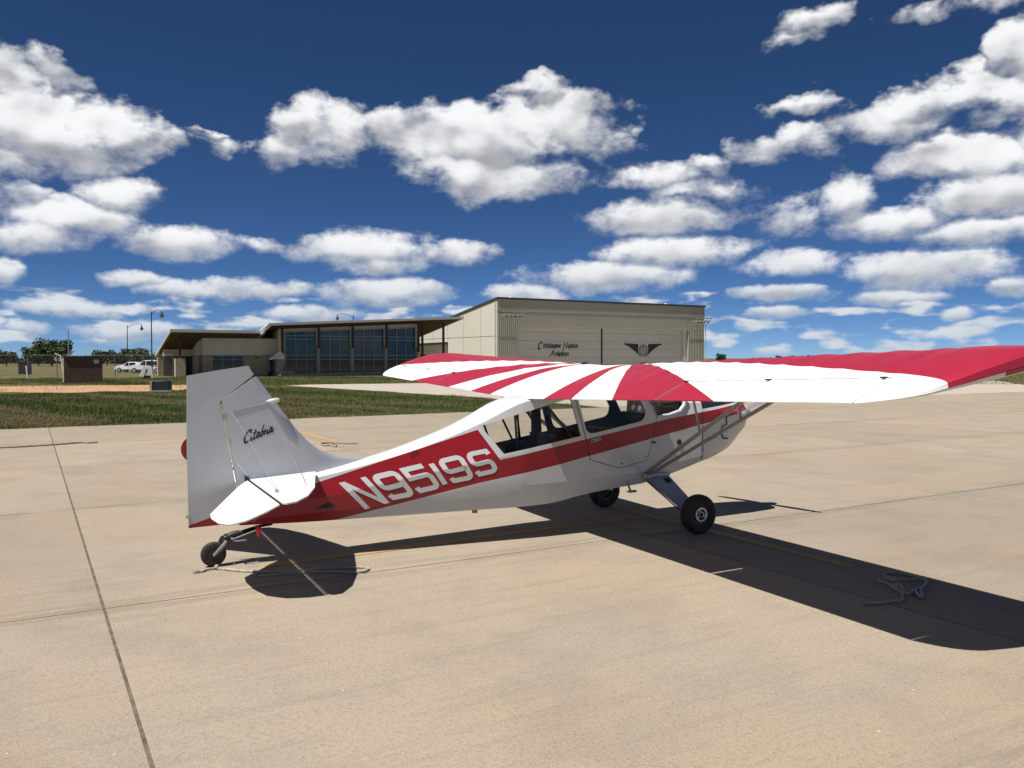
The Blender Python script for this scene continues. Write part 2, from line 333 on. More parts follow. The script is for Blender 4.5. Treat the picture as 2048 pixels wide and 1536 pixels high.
for i in range(-2, 15):
    a, b_ = gp(U0 + i * UW, -8), gp(U0 + i * UW, 27.28); c = (a + b_) / 2
    MB().box((c.x, c.y, -.0105), (J + .008, (b_ - a).length, .014), rz=GA).obj('joint_sealant', SEAL, apron)
for j in range(0, 4):
    a, b_ = gp(-12, V0 + j * VW), gp(84, V0 + j * VW); c = (a + b_) / 2
    MB().box((c.x, c.y, -.0102), ((b_ - a).length, J + .008, .014), rz=GA).obj('joint_sealant', SEALD, apron)
def worn(name, col, keep=.5):
    m_ = bpy.data.materials.new(name); m_.use_nodes = True; t = m_.node_tree; b = NB(t); p = t.nodes['Principled BSDF']
    pos = b.node('ShaderNodeNewGeometry').outputs['Position']; n = b.noise(pos, 9, 6, .7)
    c = b.mix(b.step(n, keep - .07, keep + .1), (*col, 1), (.30, .24, .17, 1)); t.links.new(c, p.inputs['Base Color']); p.inputs['Roughness'].default_value = .8
    return m_
YEL = worn('yellow_paint', (.46, .26, .03), .50); YELF = worn('faded_yellow_paint', (.38, .26, .10), .45)
def line(a, b_, w_, m_, name='paint_line'):
    a, b_ = gp(*a), gp(*b_); c = (a + b_) / 2; d = b_ - a
    mb = MB(); n = Vector((-d.y, d.x, 0)).normalized() * w_ / 2; mb.add([a - n, b_ - n, b_ + n, a + n], [(0, 1, 2, 3)]); o = mb.obj(name, m_, apron, fixn=False)
    for v in o.data.vertices: v.co.z = .004
    if o.data.polygons[0].normal.z < 0: o.data.flip_normals()
line((6.77, 11.2), (6.80, 5.19), .13, YEL); line((1.95, 8.06), (6.69, 8.22), .13, YEL)
line((6.34, 23.6), (6.34, 19.33), .14, YEL); line((1.2, 22.0), (6.25, 21.85), .15, YELF)
# bare soil strip and worn patches
def soil_mat():
    m_ = mat('bare_soil', (.40, .235, .125), .95, vary=.3, vscale=.5, col2=(.30, .19, .105), bump=.6, bscale=2.5, dim='Object', bdist=.05); return m_
SOIL = soil_mat()
def blob(pts, wob=.5, n=6):
    out = []
    for i in range(len(pts)):
        a, b_ = Vector(pts[i]), Vector(pts[(i + 1) % len(pts)]); d = (b_ - a); nn = Vector((-d.y, d.x)).normalized()
        for k in range(n): out.append(tuple(a.lerp(b_, k / n) + nn * random.uniform(-wob, wob) * (0 if k == 0 else 1)))
    return out
sheet('dirt_road', blob([(-44, 47.5), (-30.582, 49.688), (-25.841, 48.0), (-24.443, 50.6), (-21.799, 50.441), (-20.0, 54), (-20.5, 59.46), (-25.051, 63.5), (-27.334, 62.829), (-30.533, 61.664), (-33.616, 60.542), (-38, 58.4), (-50, 57)]), -.026, SOIL, 'bare orange soil track across the grass')
sheet('dirt_patch', blob([(-45.8, 81.2), (-43.6, 81.2), (-40.4, 75.7), (-41.1, 74.0), (-44, 76)], .3), -.026, SOIL, 'small bare soil patch by the brick enclosure')
sheet('concrete_pad', [gp(u, v)[:2] for u, v in ((1.9, 75.3), (6.6, 75.3), (6.6, 80), (1.9, 80))], -.02, LANE, 'concrete pad under the brick enclosure')
# ---- grass blades
def grass_blades(name, n, sampler, hmin, hmax, label, wscale=1.):
    P = sampler(n); n = len(P)
    def vn(p, f, ph): return (np.sin(p[:, 0] * f + ph) * np.cos(p[:, 1] * f * 1.13 + ph * 2.1) + np.sin((p[:, 0] + p[:, 1]) * f * .71 + ph * .7) * .7)
    patch_ = 1.1 * vn(P, .55, 1.) + .9 * vn(P, 1.7, 4.) + .6 * vn(P, 5.1, 2.)
    tall = np.clip(.42 + .38 * patch_, .10, 1.35)
    h = rng.uniform(hmin, hmax, n) * tall; an = rng.uniform(0, 2 * np.pi, n); lean = rng.uniform(0, .7, n) * h; wd = rng.uniform(.007, .017, n) * wscale
    la = rng.uniform(0, 2 * np.pi, n)
    V = np.zeros((n, 3, 3)); V[:, 0, 0] = P[:, 0] - np.cos(an) * wd; V[:, 0, 1] = P[:, 1] - np.sin(an) * wd; V[:, 1, 0] = P[:, 0] + np.cos(an) * wd; V[:, 1, 1] = P[:, 1] + np.sin(an) * wd
    V[:, 2, 0] = P[:, 0] + np.cos(la) * lean; V[:, 2, 1] = P[:, 1] + np.sin(la) * lean; V[:, 2, 2] = h; V[:, :2, 2] = -.04
    me = bpy.data.meshes.new(name); me.vertices.add(3 * n); me.vertices.foreach_set('co', V.ravel()); me.loops.add(3 * n); me.loops.foreach_set('vertex_index', np.arange(3 * n)); me.polygons.add(n); me.polygons.foreach_set('loop_start', np.arange(n) * 3); me.update(calc_edges=True); me.validate()
    dry = np.clip(.47 - .34 * patch_ + rng.normal(0, .22, n), 0, 1)[:, None]
    c = np.array([.068, .108, .024]) * (1 - dry) + np.array([.23, .18, .095]) * dry; c = c * rng.uniform(.75, 1.25, (n, 1)); c = np.repeat(np.hstack([c, np.ones((n, 1))]), 3, axis=0)
    at = me.color_attributes.new('blade', 'FLOAT_COLOR', 'POINT'); at.data.foreach_set('color', c.ravel().astype(np.float32))
    o = link(name, me, None, BLADE); tag(o, label, 'grass', kind='stuff'); return o
BLADE = bpy.data.materials.new('grass_blade'); BLADE.use_nodes = True
_t = BLADE.node_tree; _b = NB(_t); _a = _b.node('ShaderNodeAttribute', attribute_name='blade'); _t.links.new(_a.outputs['Color'], _t.nodes['Principled BSDF'].inputs['Base Color']); _t.nodes['Principled BSDF'].inputs['Roughness'].default_value = .7; _t.nodes['Principled BSDF'].inputs['Specular IOR Level'].default_value = .2
LANE_EDGE = ([27.3, 37.2, 47, 58, 60.6], [20.25, 19.75, 18.55, 16.75, 16.3])
def samp_near(n):
    v = 27.20 + 27.6 * rng.random(n * 2)**1.35; u = rng.uniform(-3.5, 20.2, n * 2); p = np.outer(u, np.array(G1)) + np.outer(v, np.array(G2))
    k = (u < np.interp(v, *LANE_EDGE) - .05) & (p[:, 0] / p[:, 1] > -.66)
    soil = (p[:, 1] > 49.2) & (p[:, 0] < -21.5); k &= ~soil | (rng.random(n * 2) < .04); return p[k][:n]
grass_blades('grass', 210000, samp_near, .03, .15, 'rough green and straw grass between apron and soil track')
def samp_far(n):
    y = rng.uniform(50, 92, n * 3); x = rng.uniform(-.64, .02, n * 3) * y; p = np.stack([x, y, 0 * x], 1); u = p @ np.array(G1); v = p @ np.array(G2)
    k = ((u < np.interp(v, *LANE_EDGE) - .1) | (v > 62.4)) & (v < 91.5) & (u < 42)
    soil = (y > 49) & (x < -20.3) & (y < 62 - (x + 25) * .12) ; k &= ~soil | (rng.random(n * 3) < .02); return p[k][:n]
grass_blades('grass', 90000, samp_far, .05, .20, 'thin grass in front of the terminal and round the brick enclosure', 1.6)
def samp_right(n):
    y = rng.uniform(63, 130, n * 2); x = rng.uniform(.45, .66, n * 2) * y; return np.stack([x, y, 0 * x], 1)[:n]
grass_blades('grass', 16000, samp_right, .06, .25, 'grass verge beyond the pale concrete at the right', 2.4)
# ---- ropes
ROPEM = mat('rope_fibre', (.50, .44, .36), .9, vary=.35, vscale=60, bump=.8, bscale=140, bdist=.006); ROPED = mat('rope_weathered', (.36, .31, .25), .9, vary=.4, vscale=50, bump=.8, bscale=140, bdist=.006); ROPEB = mat('rope_end_blue', (.42, .42, .50), .9, vary=.4, vscale=80)
def crv(pts, k=5):
    P = [Vector(p).to_3d() for p in pts]; out = []
    for i in range(len(P) - 1):
        p0, p1, p2, p3 = P[max(i - 1, 0)], P[i], P[i + 1], P[min(i + 2, len(P) - 1)]
        for j in range(k):
            t = j / k; out.append(.5 * ((2 * p1) + (p2 - p0) * t + (2 * p0 - 5 * p1 + 4 * p2 - p3) * t * t + (3 * p1 - p0 - 3 * p2 + p3) * t**3))
    out.append(P[-1]); return out
def rope(parent, name, pts, r, m_, k=5, lift=0.):
    C_ = crv(pts, k); mb = MB(); n = len(C_)
    for s_ in range(3):                                       # three strands laid round each other
        q = []; L = 0
        for i, p in enumerate(C_):
            if i: L += (C_[i] - C_[i - 1]).length
            t = (C_[min(i + 1, n - 1)] - C_[max(i - 1, 0)]).normalized(); a = Vector((-t.y, t.x, 0)).normalized(); ph = L / (r * 5.2) + s_ * 2 * math.pi / 3
            q.append(p + a * math.cos(ph) * r * .5 + Vector((0, 0, r + lift + math.sin(ph) * r * .5)))
        mb.tube(q, r * .58, 6)
    return mb.obj(name, m_, parent, sm=60)
def fray(parent, p, d, m_, n=14, L=.10):
    mb = MB()
    for k in range(n):
        a = R(random.uniform(-38, 38)); dd = Vector((d[0] * math.cos(a) - d[1] * math.sin(a), d[0] * math.sin(a) + d[1] * math.cos(a), 0)).normalized() * random.uniform(.4, 1) * L
        q = Vector(p).to_3d() + Vector((0, 0, .008)); mb.tube([q, q + dd * .5 + Vector((0, 0, random.uniform(.0, .02))), q + dd + Vector((0, 0, random.uniform(-.003, .012)))], .0025, 4)
    return mb.obj('frayed_end', m_, parent)
ROPE_TAIL = [(-2.893, 7.695), (-2.865, 7.775), (-2.793, 7.808), (-2.683, 7.775), (-2.535, 7.727), (-2.421, 7.70), (-2.274, 7.67), (-2.174, 7.69), (-2.019, 7.705), (-1.831, 7.775), (-1.636, 7.834), (-1.474, 7.857), (-1.378, 7.834), (-1.351, 7.775), (-1.38, 7.705), (-1.48, 7.673), (-1.612, 7.70), (-1.782, 7.70), (-1.98, 7.66), (-2.163, 7.60), (-2.313, 7.54)]
t_ = empty('tie_down_rope', (-2.1, 7.7, 0)); tag(t_, 'pale frayed tie-down rope lying in a long loop beside the tailwheel', 'rope', 'ropes left on the apron')
def rel(pts, o): return [(p[0] - o[0], p[1] - o[1], 0) for p in pts]
rope(t_, 'rope_strand', rel(ROPE_TAIL, (-2.1, 7.7)), .0115, ROPEM, 6); fray(t_, (-2.893 + 2.1, -.005, 0), (-1, -.35), ROPED); fray(t_, (-2.31 + 2.1, -.16, 0), (-1, -.4), ROPED, 6, .05)
kn = MB(); kn.tube([(-.70, .10, .012), (-.695, .12, .03), (-.69, .14, .018)], .02, 8); kn.obj('knot', ROPED, t_)
ROPE_COIL = [(2.913, 6.687), (3.018, 6.712), (3.123, 6.749), (3.207, 6.787), (3.263, 6.889), (3.317, 7.022), (3.302, 7.104), (3.319, 7.246), (3.401, 7.217), (3.353, 7.132), (3.338, 7.217), (3.314, 7.304), (3.268, 7.363), (3.31, 7.438), (3.386, 7.392), (3.417, 7.304), (3.369, 7.132), (3.329, 6.982), (3.368, 6.969), (3.488, 7.091), (3.605, 7.217), (3.693, 7.363), (3.697, 7.468), (3.66, 7.561), (3.581, 7.656), (3.465, 7.64), (3.401, 7.561), (3.42, 7.468), (3.506, 7.407), (3.61, 7.422), (3.657, 7.453)]
t_ = empty('tie_down_rope', (3.3, 7.2, 0)); tag(t_, 'coiled tie-down rope lying in the shadow of the near wing', 'rope', 'ropes left on the apron')
rope(t_, 'rope_strand', rel(ROPE_COIL, (3.3, 7.2)), .0125, ROPEM, 5); rope(t_, 'rope_end', rel([(3.382, 6.982), (3.453, 7.049), (3.497, 7.077), (3.446, 6.942), (3.392, 6.825), (3.385, 6.863), (3.413, 6.969)], (3.3, 7.2)), .014, ROPEB, 4, .012)
fray(t_, (2.93 - 3.3, 6.69 - 7.2, 0), (-1, -.2), ROPEB, 22, .09)
t_ = empty('tie_down_rope', (-10.5, 19.0, 0)); tag(t_, 'dark rope stretched along the far edge of the apron, left of the rudder', 'rope', 'ropes left on the apron')
rope(t_, 'rope_strand', rel([(-12.6, 17.9), (-11.6, 18.3), (-11.055, 18.55), (-10.85, 18.72), (-10.635, 18.882), (-10.373, 19.15), (-10.2, 19.4), (-10.05, 19.47), (-9.913, 19.42), (-9.75, 19.55)], (-10.5, 19)), .02, ROPED, 5)
t_ = empty('tie_down_rope', (-4.1, 19.0, 0)); tag(t_, 'small heap of rope beyond the fuselage, by the far yellow line', 'rope', 'ropes left on the apron')
rope(t_, 'rope_strand', rel([(-3.6, 19.3), (-3.856, 19.273), (-4.095, 19.392), (-4.348, 19.422), (-4.417, 19.184), (-4.288, 18.855), (-4.139, 18.855), (-4.05, 18.996), (-3.991, 18.779), (-4.213, 18.953), (-3.936, 18.59)], (-4.1, 19)), .018, ROPED, 5)
# ================================================================ the aeroplane
PLANE_LOC = (1.671, 10.278, 0); PLANE_RZ = R(27.3)
plane = empty('airplane', PLANE_LOC, PLANE_RZ)
tag(plane, 'white high-wing light airplane with red sunburst stripes, parked on its tailwheel', 'airplane')
I = np.interp
def fw(s): return float(I(s, [-4.9, -1.9, .6], [.075, .385, .385]))
def hermite(xs, ys):
    xs = np.array(xs); ys = np.array(ys); d = np.diff(ys) / np.diff(xs); m_ = np.empty(len(xs)); m_[0] = d[0]; m_[-1] = d[-1]
    for i in range(1, len(xs) - 1): m_[i] = 0 if d[i - 1] * d[i] <= 0 else 2 / (1 / d[i - 1] + 1 / d[i])
    def f(x):
        x = min(max(x, xs[0]), xs[-1]); i = min(int(np.searchsorted(xs, x, 'right') - 1), len(xs) - 2); h = xs[i + 1] - xs[i]; t = (x - xs[i]) / h
        return float((2 * t**3 - 3 * t * t + 1) * ys[i] + (t**3 - 2 * t * t + t) * h * m_[i] + (-2 * t**3 + 3 * t * t) * ys[i + 1] + (t**3 - t * t) * h * m_[i + 1])
    return f
z_spine = hermite([-4.9, -4.1, -3.6, -3.4, -3.02, -2.62, -2.36, -2.09, -1.83, -1.5, -1.0, -.35, -.1, .27, .55], [.76, .865, .965, 1.01, 1.122, 1.263, 1.381, 1.512, 1.572, 1.61, 1.68, 1.80, 1.71, 1.585, 1.56])
z_roof = hermite([-4.9, -4.1, -3.6, -3.07, -2.375, -1.97, -1.76, -1.0, -.35, -.1, .27, .55], [.68, .811, .916, 1.052, 1.299, 1.49, 1.546, 1.61, 1.645, 1.57, 1.465, 1.45])
z_mid = hermite([-4.9, -4.03, -3.23, -2.32, -1.14, .06, .55], [.53, .616, .759, .908, 1.079, 1.277, 1.34])
z_low = hermite([-4.9, -3.6, -3.0, -2.43, -1.41, -.3, .55], [.43, .487, .552, .597, .615, .66, .80])
z_bot = hermite([-4.9, -4.1, -3, -2, -1.65, -1.06, -.66, -.29, .093, .483, .55], [.386, .371, .369, .366, .372, .45, .487, .515, .583, .672, .69])
def k_roof(s): return float(I(s, [-2.4, -1.6], [.75, .93]))
def section(s):
    w = fw(s); zs, zr = z_spine(s), z_roof(s)
    kl = float(I(s, [-.4, .55], [.97, .94])); kb = float(I(s, [-.4, .55], [.85, .66]))
    return [(0, zs), (.45 * k_roof(s) * w, zr + (zs - zr) * .8), (.8 * k_roof(s) * w, zr + (zs - zr) * .38), (k_roof(s) * w, zr), (w, z_mid(s)), (kl * w, z_low(s)), (kb * w, z_bot(s)), (0, z_bot(s) - .012)]
def side_y(s, z):
    """half width of the flat fuselage side at station s, height z"""
    c = section(s)[3:7]; return float(I(z, [p[1] for p in c[::-1]], [p[0] for p in c[::-1]]))
RED_POLY = [(-5.6, .2), (-5.6, .36), (-4.108, .764), (-2.43, 1.229), (-2.206, .901), (-1.139, 1.079), (.06, 1.277), (1.216, 1.42), (1.6, 1.465), (1.6, 1.38), (1.217, 1.312), (-.11, 1.066), (-1.094, .886), (-1.5, .808), (-2.436, .665), (-3.908, .381), (-4.4, .28)]
def rounded(poly, rad, idx):
    out = []; n = len(poly)
    for i, p in enumerate(poly):
        if i not in idx: out.append(p); continue
        p = Vector(p); a = (Vector(poly[i - 1]) - p).normalized() * rad; c = (Vector(poly[(i + 1) % n]) - p).normalized() * rad
        for k in range(5):
            t = k / 4; out.append(tuple((p + a) * (1 - t)**2 + p * 2 * t * (1 - t) + (p + c) * t * t))
    return out
REAR_WIN = [(-2.396, 1.266), (-1.969, 1.388), (-1.33, 1.55), (-1.202, 1.119), (-2.16, .963)]
DOOR_WIN = rounded([(-1.235, 1.57), (-1.12, 1.135), (-.315, 1.272), (-.315, 1.40), (-.43, 1.58)], .10, (1, 2))
DOOR = [(-1.30, 1.595), (-1.262, 1.533), (-1.128, 1.065), (-1.07, .842), (-.671, .724), (-.298, .792), (-.258, .865), (-.205, 1.031), (-.148, 1.314), (-.266, 1.51), (-.33, 1.62)]
WSHIELD = [(-.13, 1.312), (.03, 1.32), (.2, 1.36), (.275, 1.43), (.30, 1.53), (.30, 2.0), (-.56, 2.0), (-.246, 1.51)]
def inside(p, poly):
    x, y = p; c = False; n = len(poly)
    for i in range(n):
        x1, y1 = poly[i]; x2, y2 = poly[i - 1]
        if (y1 > y) != (y2 > y) and x < (x2 - x1) * (y - y1) / (y2 - y1) + x1: c = not c
    return c
def cut(bm, poly, pad=.06, closed=True):
    n = len(poly)
    for i in range(n if closed else n - 1):
        a, b_ = Vector(poly[i]), Vector(poly[(i + 1) % n]); d = b_ - a
        lo, hi_ = min(a.x, b_.x) - pad, max(a.x, b_.x) + pad; zl, zh = min(a.y, b_.y) - pad, max(a.y, b_.y) + pad
        fs = [f for f in bm.faces if not (max(v.co.x for v in f.verts) < lo or min(v.co.x for v in f.verts) > hi_ or max(v.co.z for v in f.verts) < zl or min(v.co.z for v in f.verts) > zh)]
        if not fs: continue
        geom = list({e for f in fs for e in f.edges}) + list({v for f in fs for v in f.verts}) + fs
        bmesh.ops.bisect_plane(bm, geom=geom, dist=1e-5, plane_co=(a.x, 0, a.y), plane_no=(-d.y, 0, d.x))
# ---- fuselage shell
st = sorted(set([round(x, 3) for x in np.arange(-4.87, .55, .12)] + [-1.9, .55]))
bm = bmesh.new(); rows = []
for s_ in st:
    sec = section(s_); ring = [(-y, z) for y, z in sec] + [(y, z) for y, z in sec[1:-1]][::-1]
    rows.append([bm.verts.new((s_, y, z)) for y, z in ring])
for a, b_ in zip(rows[:-1], rows[1:]):
    n = len(a)
    for i in range(n): bm.faces.new((a[i], b_[i], b_[(i + 1) % n], a[(i + 1) % n]))
bm.faces.new(rows[0])
for poly in (RED_POLY, REAR_WIN, DOOR_WIN, DOOR, WSHIELD): cut(bm, poly)
bmesh.ops.recalc_face_normals(bm, faces=bm.faces)
def zone(f):
    c = f.calc_center_median(); p = (c.x, c.z); out = abs(c.y) > .82 * k_roof(c.x) * fw(c.x)
    if inside(p, WSHIELD): return 'windshield'
    if out and inside(p, REAR_WIN): return 'rear_r' if c.y < 0 else 'rear_l'
    if out and inside(p, DOOR_WIN): return 'pane_r' if c.y < 0 else 'pane_l'
    if out and c.y < 0 and inside(p, DOOR): return 'door'
    return 'shell'
zones = {}
for f in bm.faces:
    zones.setdefault(zone(f), []).append(([v.co.copy() for v in f.verts], 1 if (inside((f.calc_center_median().x, f.calc_center_median().z), RED_POLY) and abs(f.normal.z) < .8) else 0, f.normal.copy()))
bm.free()
def zone_mesh(name, key, off=0., sm=None, flt=None):
    b2 = bmesh.new(); 
    for vs, mi, nn in zones[key]:
        if flt and not flt(vs): continue
        try: f = b2.faces.new([b2.verts.new(v) for v in vs]); f.material_index = mi
        except ValueError: pass
    bmesh.ops.remove_doubles(b2, verts=b2.verts, dist=2e-4)
    bmesh.ops.dissolve_degenerate(b2, edges=b2.edges, dist=1e-4)
    if off:
        b2.normal_update()
        for v in b2.verts: v.co += v.normal * off
    me = bpy.data.meshes.new(name); b2.to_mesh(me); b2.free()
    if sm: smooth(me, sm)
    return me
fus = link('fuselage', zone_mesh('fuselage', 'shell', sm=9), plane, [WHITE, RED])
lin = link('cabin_lining', zone_mesh('cabin_lining', 'shell', -.014, flt=lambda vs: -2.9 < sum(v.x for v in vs) / len(vs) < .5), plane, [LINING, LINING])
door = link('door', zone_mesh('door', 'door', .007, sm=9), plane, [WHITE, RED]); door['label'] = 'cabin door with rounded window and recessed handle'
link('pane', zone_mesh('pane', 'pane_r', -.002, sm=20), door, PERSPEX)
link('window_pane', zone_mesh('window_pane', 'rear_r', -.002, sm=20), plane, PERSPEX)
link('window_pane', zone_mesh('window_pane', 'rear_l', -.002, sm=20), plane, PERSPEX)
link('window_pane', zone_mesh('window_pane', 'pane_l', -.002, sm=20), plane, PERSPEX)
link('windshield', zone_mesh('windshield', 'windshield', -.002, sm=60), plane, PERSPEX)
def on_side(s, z, off=0.): return (s, -(side_y(s, z) + off), z)
def dense(poly, step=.05, closed=True):
    out = []
    for i in range(len(poly) if closed else len(poly) - 1):
        a, b_ = Vector(poly[i]), Vector(poly[(i + 1) % len(poly)]); k = max(1, int((b_ - a).length / step))
        out += [tuple(a.lerp(b_, j / k)) for j in range(k)]
    if not closed: out.append(tuple(poly[-1]))
    return out
MB().tube([on_side(s, z, .004) for s, z in dense(DOOR[1:-1], closed=False)], .0045, 5).obj('door_seal', BLACK, door)
MB().tube([on_side(s, z, .006) for s, z in dense(DOOR_WIN[1:-1], .03, closed=False)], .006, 5).obj('window_seal', BLACK, door)
h_ = MB(); h_.tube([on_side(s, z, .012) for s, z in ((-1.075, 1.042), (-1.06, 1.075), (-.945, 1.096), (-.935, 1.066), (-1.06, 1.04))], .007, 6, closed=True)
h_.tube([on_side(-1.05, 1.058, .010), on_side(-.95, 1.077, .010)], .016, 6); h_.obj('handle', GREYM, door)
MB().lathe([(.012, -.004), (.012, .006)], on_side(-.64, .775, .004), 'y', 12).obj('door_lock', BLACK, door)
MB().box(on_side(-.19, 1.0, .012), (.06, .02, .018)).obj('door_hinge', BLACK, door); MB().box(on_side(-.29, .835, .012), (.06, .02, .014)).obj('door_hinge', GREYM, door)
tr = MB()
for sg in (-1, 1): tr.tube([(s, sg * (side_y(s, z) + .004), z) for s, z in dense(WSHIELD[:5], .04, False)], [.012 + .012 * min(1, i / 8) for i in range(len(dense(WSHIELD[:5], .04, False)))], 8)
tr.tube([(.30, y, z_roof(.3) + .035 + (z_spine(.3) - z_roof(.3)) * .9 * (1 - (y / .36)**2)) for y in np.linspace(-.36, .36, 15)], .022, 8)
tr.obj('windshield_trim', WHITE, plane, sm=40)
# ---- cowl
CS = {.55: [(y, z) for y, z in section(.55)], .85: [(0, 1.545), (.15, 1.535), (.27, 1.495), (.335, 1.42), (.385, 1.33), (.35, .89), (.24, .765), (0, .745)],
      1.12: [(0, 1.52), (.14, 1.512), (.25, 1.475), (.31, 1.40), (.36, 1.30), (.31, 1.0), (.21, .865), (0, .84)], 1.3: [(0, 1.485), (.12, 1.478), (.22, 1.445), (.28, 1.375), (.325, 1.28), (.27, 1.09), (.18, 1.0), (0, .985)],
      1.395: [(0, 1.44), (.1, 1.435), (.18, 1.41), (.235, 1.35), (.27, 1.27), (.22, 1.15), (.14, 1.10), (0, 1.09)], 1.425: [(0, 1.37), (.06, 1.368), (.1, 1.355), (.13, 1.32), (.14, 1.27), (.12, 1.22), (.08, 1.20), (0, 1.195)]}
bm = bmesh.new(); rows = []; ks = sorted(CS)
fine = [.552, .62, .7, .78, .85, .92, .99, 1.06, 1.12, 1.18, 1.24, 1.3, 1.335, 1.37, 1.395, 1.412, 1.425]
HY = [[hermite(ks, [CS[k][j][c] for k in ks]) for c in (0, 1)] for j in range(8)]
for s_ in fine:
    sec = [(HY[j][0](s_) * (1.006 if s_ < .6 else 1.0), HY[j][1](s_)) for j in range(8)]; ring = [(-y, z) for y, z in sec] + [(y, z) for y, z in sec[1:-1]][::-1]
    # round the section a little
    rows.append([bm.verts.new((s_, y, z)) for y, z in ring])
for a, b_ in zip(rows[:-1], rows[1:]):
    n = len(a)
    for i in range(n): bm.faces.new((a[i], b_[i], b_[(i + 1) % n], a[(i + 1) % n]))
bm.faces.new(rows[-1])
BLK_POLY = [(.30, 1.352), (1.22, 1.44), (1.6, 1.478), (1.6, 2), (.30, 2)]
cut(bm, RED_POLY); cut(bm, BLK_POLY)
bmesh.ops.recalc_face_normals(bm, faces=bm.faces)
for f in bm.faces:
    c = f.calc_center_median(); p = (c.x, c.z); f.material_index = 1 if inside(p, RED_POLY) else (2 if inside(p, BLK_POLY) else 0)
me = bpy.data.meshes.new('cowl'); bm.to_mesh(me); bm.free(); smooth(me, 42)
cowl = link('cowl', me, plane, [WHITE, RED, BLACKTOP])
def cowl_y(s, z):
    sec = sorted([(HY[j][1](s), HY[j][0](s)) for j in range(4, 8)]); return float(I(z, [p[0] for p in sec], [p[1] for p in sec]))
def gap(name, pts, r=.006, parent=cowl):
    MB().tube([(s, -(cowl_y(s, z) + .003), z) for s, z in dense(pts, .05, False)], r, 5).obj(name, BLACK, parent)
gap('panel_gap', [(.56, 1.16), (.565, 1.0), (.575, .86), (.60, .74)])
gap('panel_gap', [(.93, 1.28), (.95, 1.17), (.87, 1.145), (.87, 1.06), (.90, 1.00), (.99, .99)], .010)
gap('panel_gap', [(.575, .955), (.80, 1.02)], .004)
MB().lathe([(.034, -.004), (.034, .004)], on_side(.20, .985, .003), 'y', 16).obj('fuel_drain_hole', BLACK, plane)
if 0: exh = MB().tube([(.70, -.16, .75), (.74, -.17, .66), (.72, -.17, .60)], .035, 12); exh.obj('exhaust_pipe', GREYM, plane, sm=40)
# ---- wings
WA = R(11); WCA, WSA = math.cos(WA), math.sin(WA); CH = 1.515 / WCA; DIH = .037
def foil(x, m_=.04, p_=.4, t=.12):
    yt = 5 * t * (.2969 * math.sqrt(x) - .126 * x - .3516 * x * x + .2843 * x**3 - .1036 * x**4)
    yc = m_ / p_**2 * (2 * p_ * x - x * x) if x < p_ else m_ / (1 - p_)**2 * ((1 - 2 * p_) + 2 * p_ * x - x * x)
    return yc + yt, yc - yt
def wing_pt(x, Y, h, sg):     # x chord fraction from the leading edge, h height above the chord line in chords
    return (-1.835 + (1 - x) * CH * WCA - h * CH * WSA, sg * Y, 1.54 + Y * DIH + (1 - x) * CH * WSA + h * CH * WCA)
XS = [(1 - math.cos(math.pi * k / 24)) / 2 for k in range(25)]
TIP = ([0, .03, .1, .3, .5, .7, .85, .92, .97, 1], [5.02, 5.10, 5.16, 5.20, 5.17, 5.11, 5.04, 4.96, 4.82, 4.67])
RIBS = [0, .2, .39] + [.39 + .37 * k for k in range(1, 12)] + [4.66]
AIL = (2.56, 4.655, -1.47)
FOC = (-.45, .40)
RAYS = [((-1.83, .655), 0), ((-1.83, 1.21), 1), ((-1.83, 1.93), 0), ((-1.83, 3.32), 1), ((-1.48, 4.98), 0)]
def wing_red(s, Y):
    Y = abs(Y)
    if Y < .40: return False
    a = math.atan2(Y - FOC[1], FOC[0] - s)          # 0 = straight aft, grows outboard
    A = [math.atan2(p[1] - FOC[1], FOC[0] - p[0]) for p, _ in RAYS]
    return A[0] < a < A[1] or A[2] < a < A[3] or a > A[4]
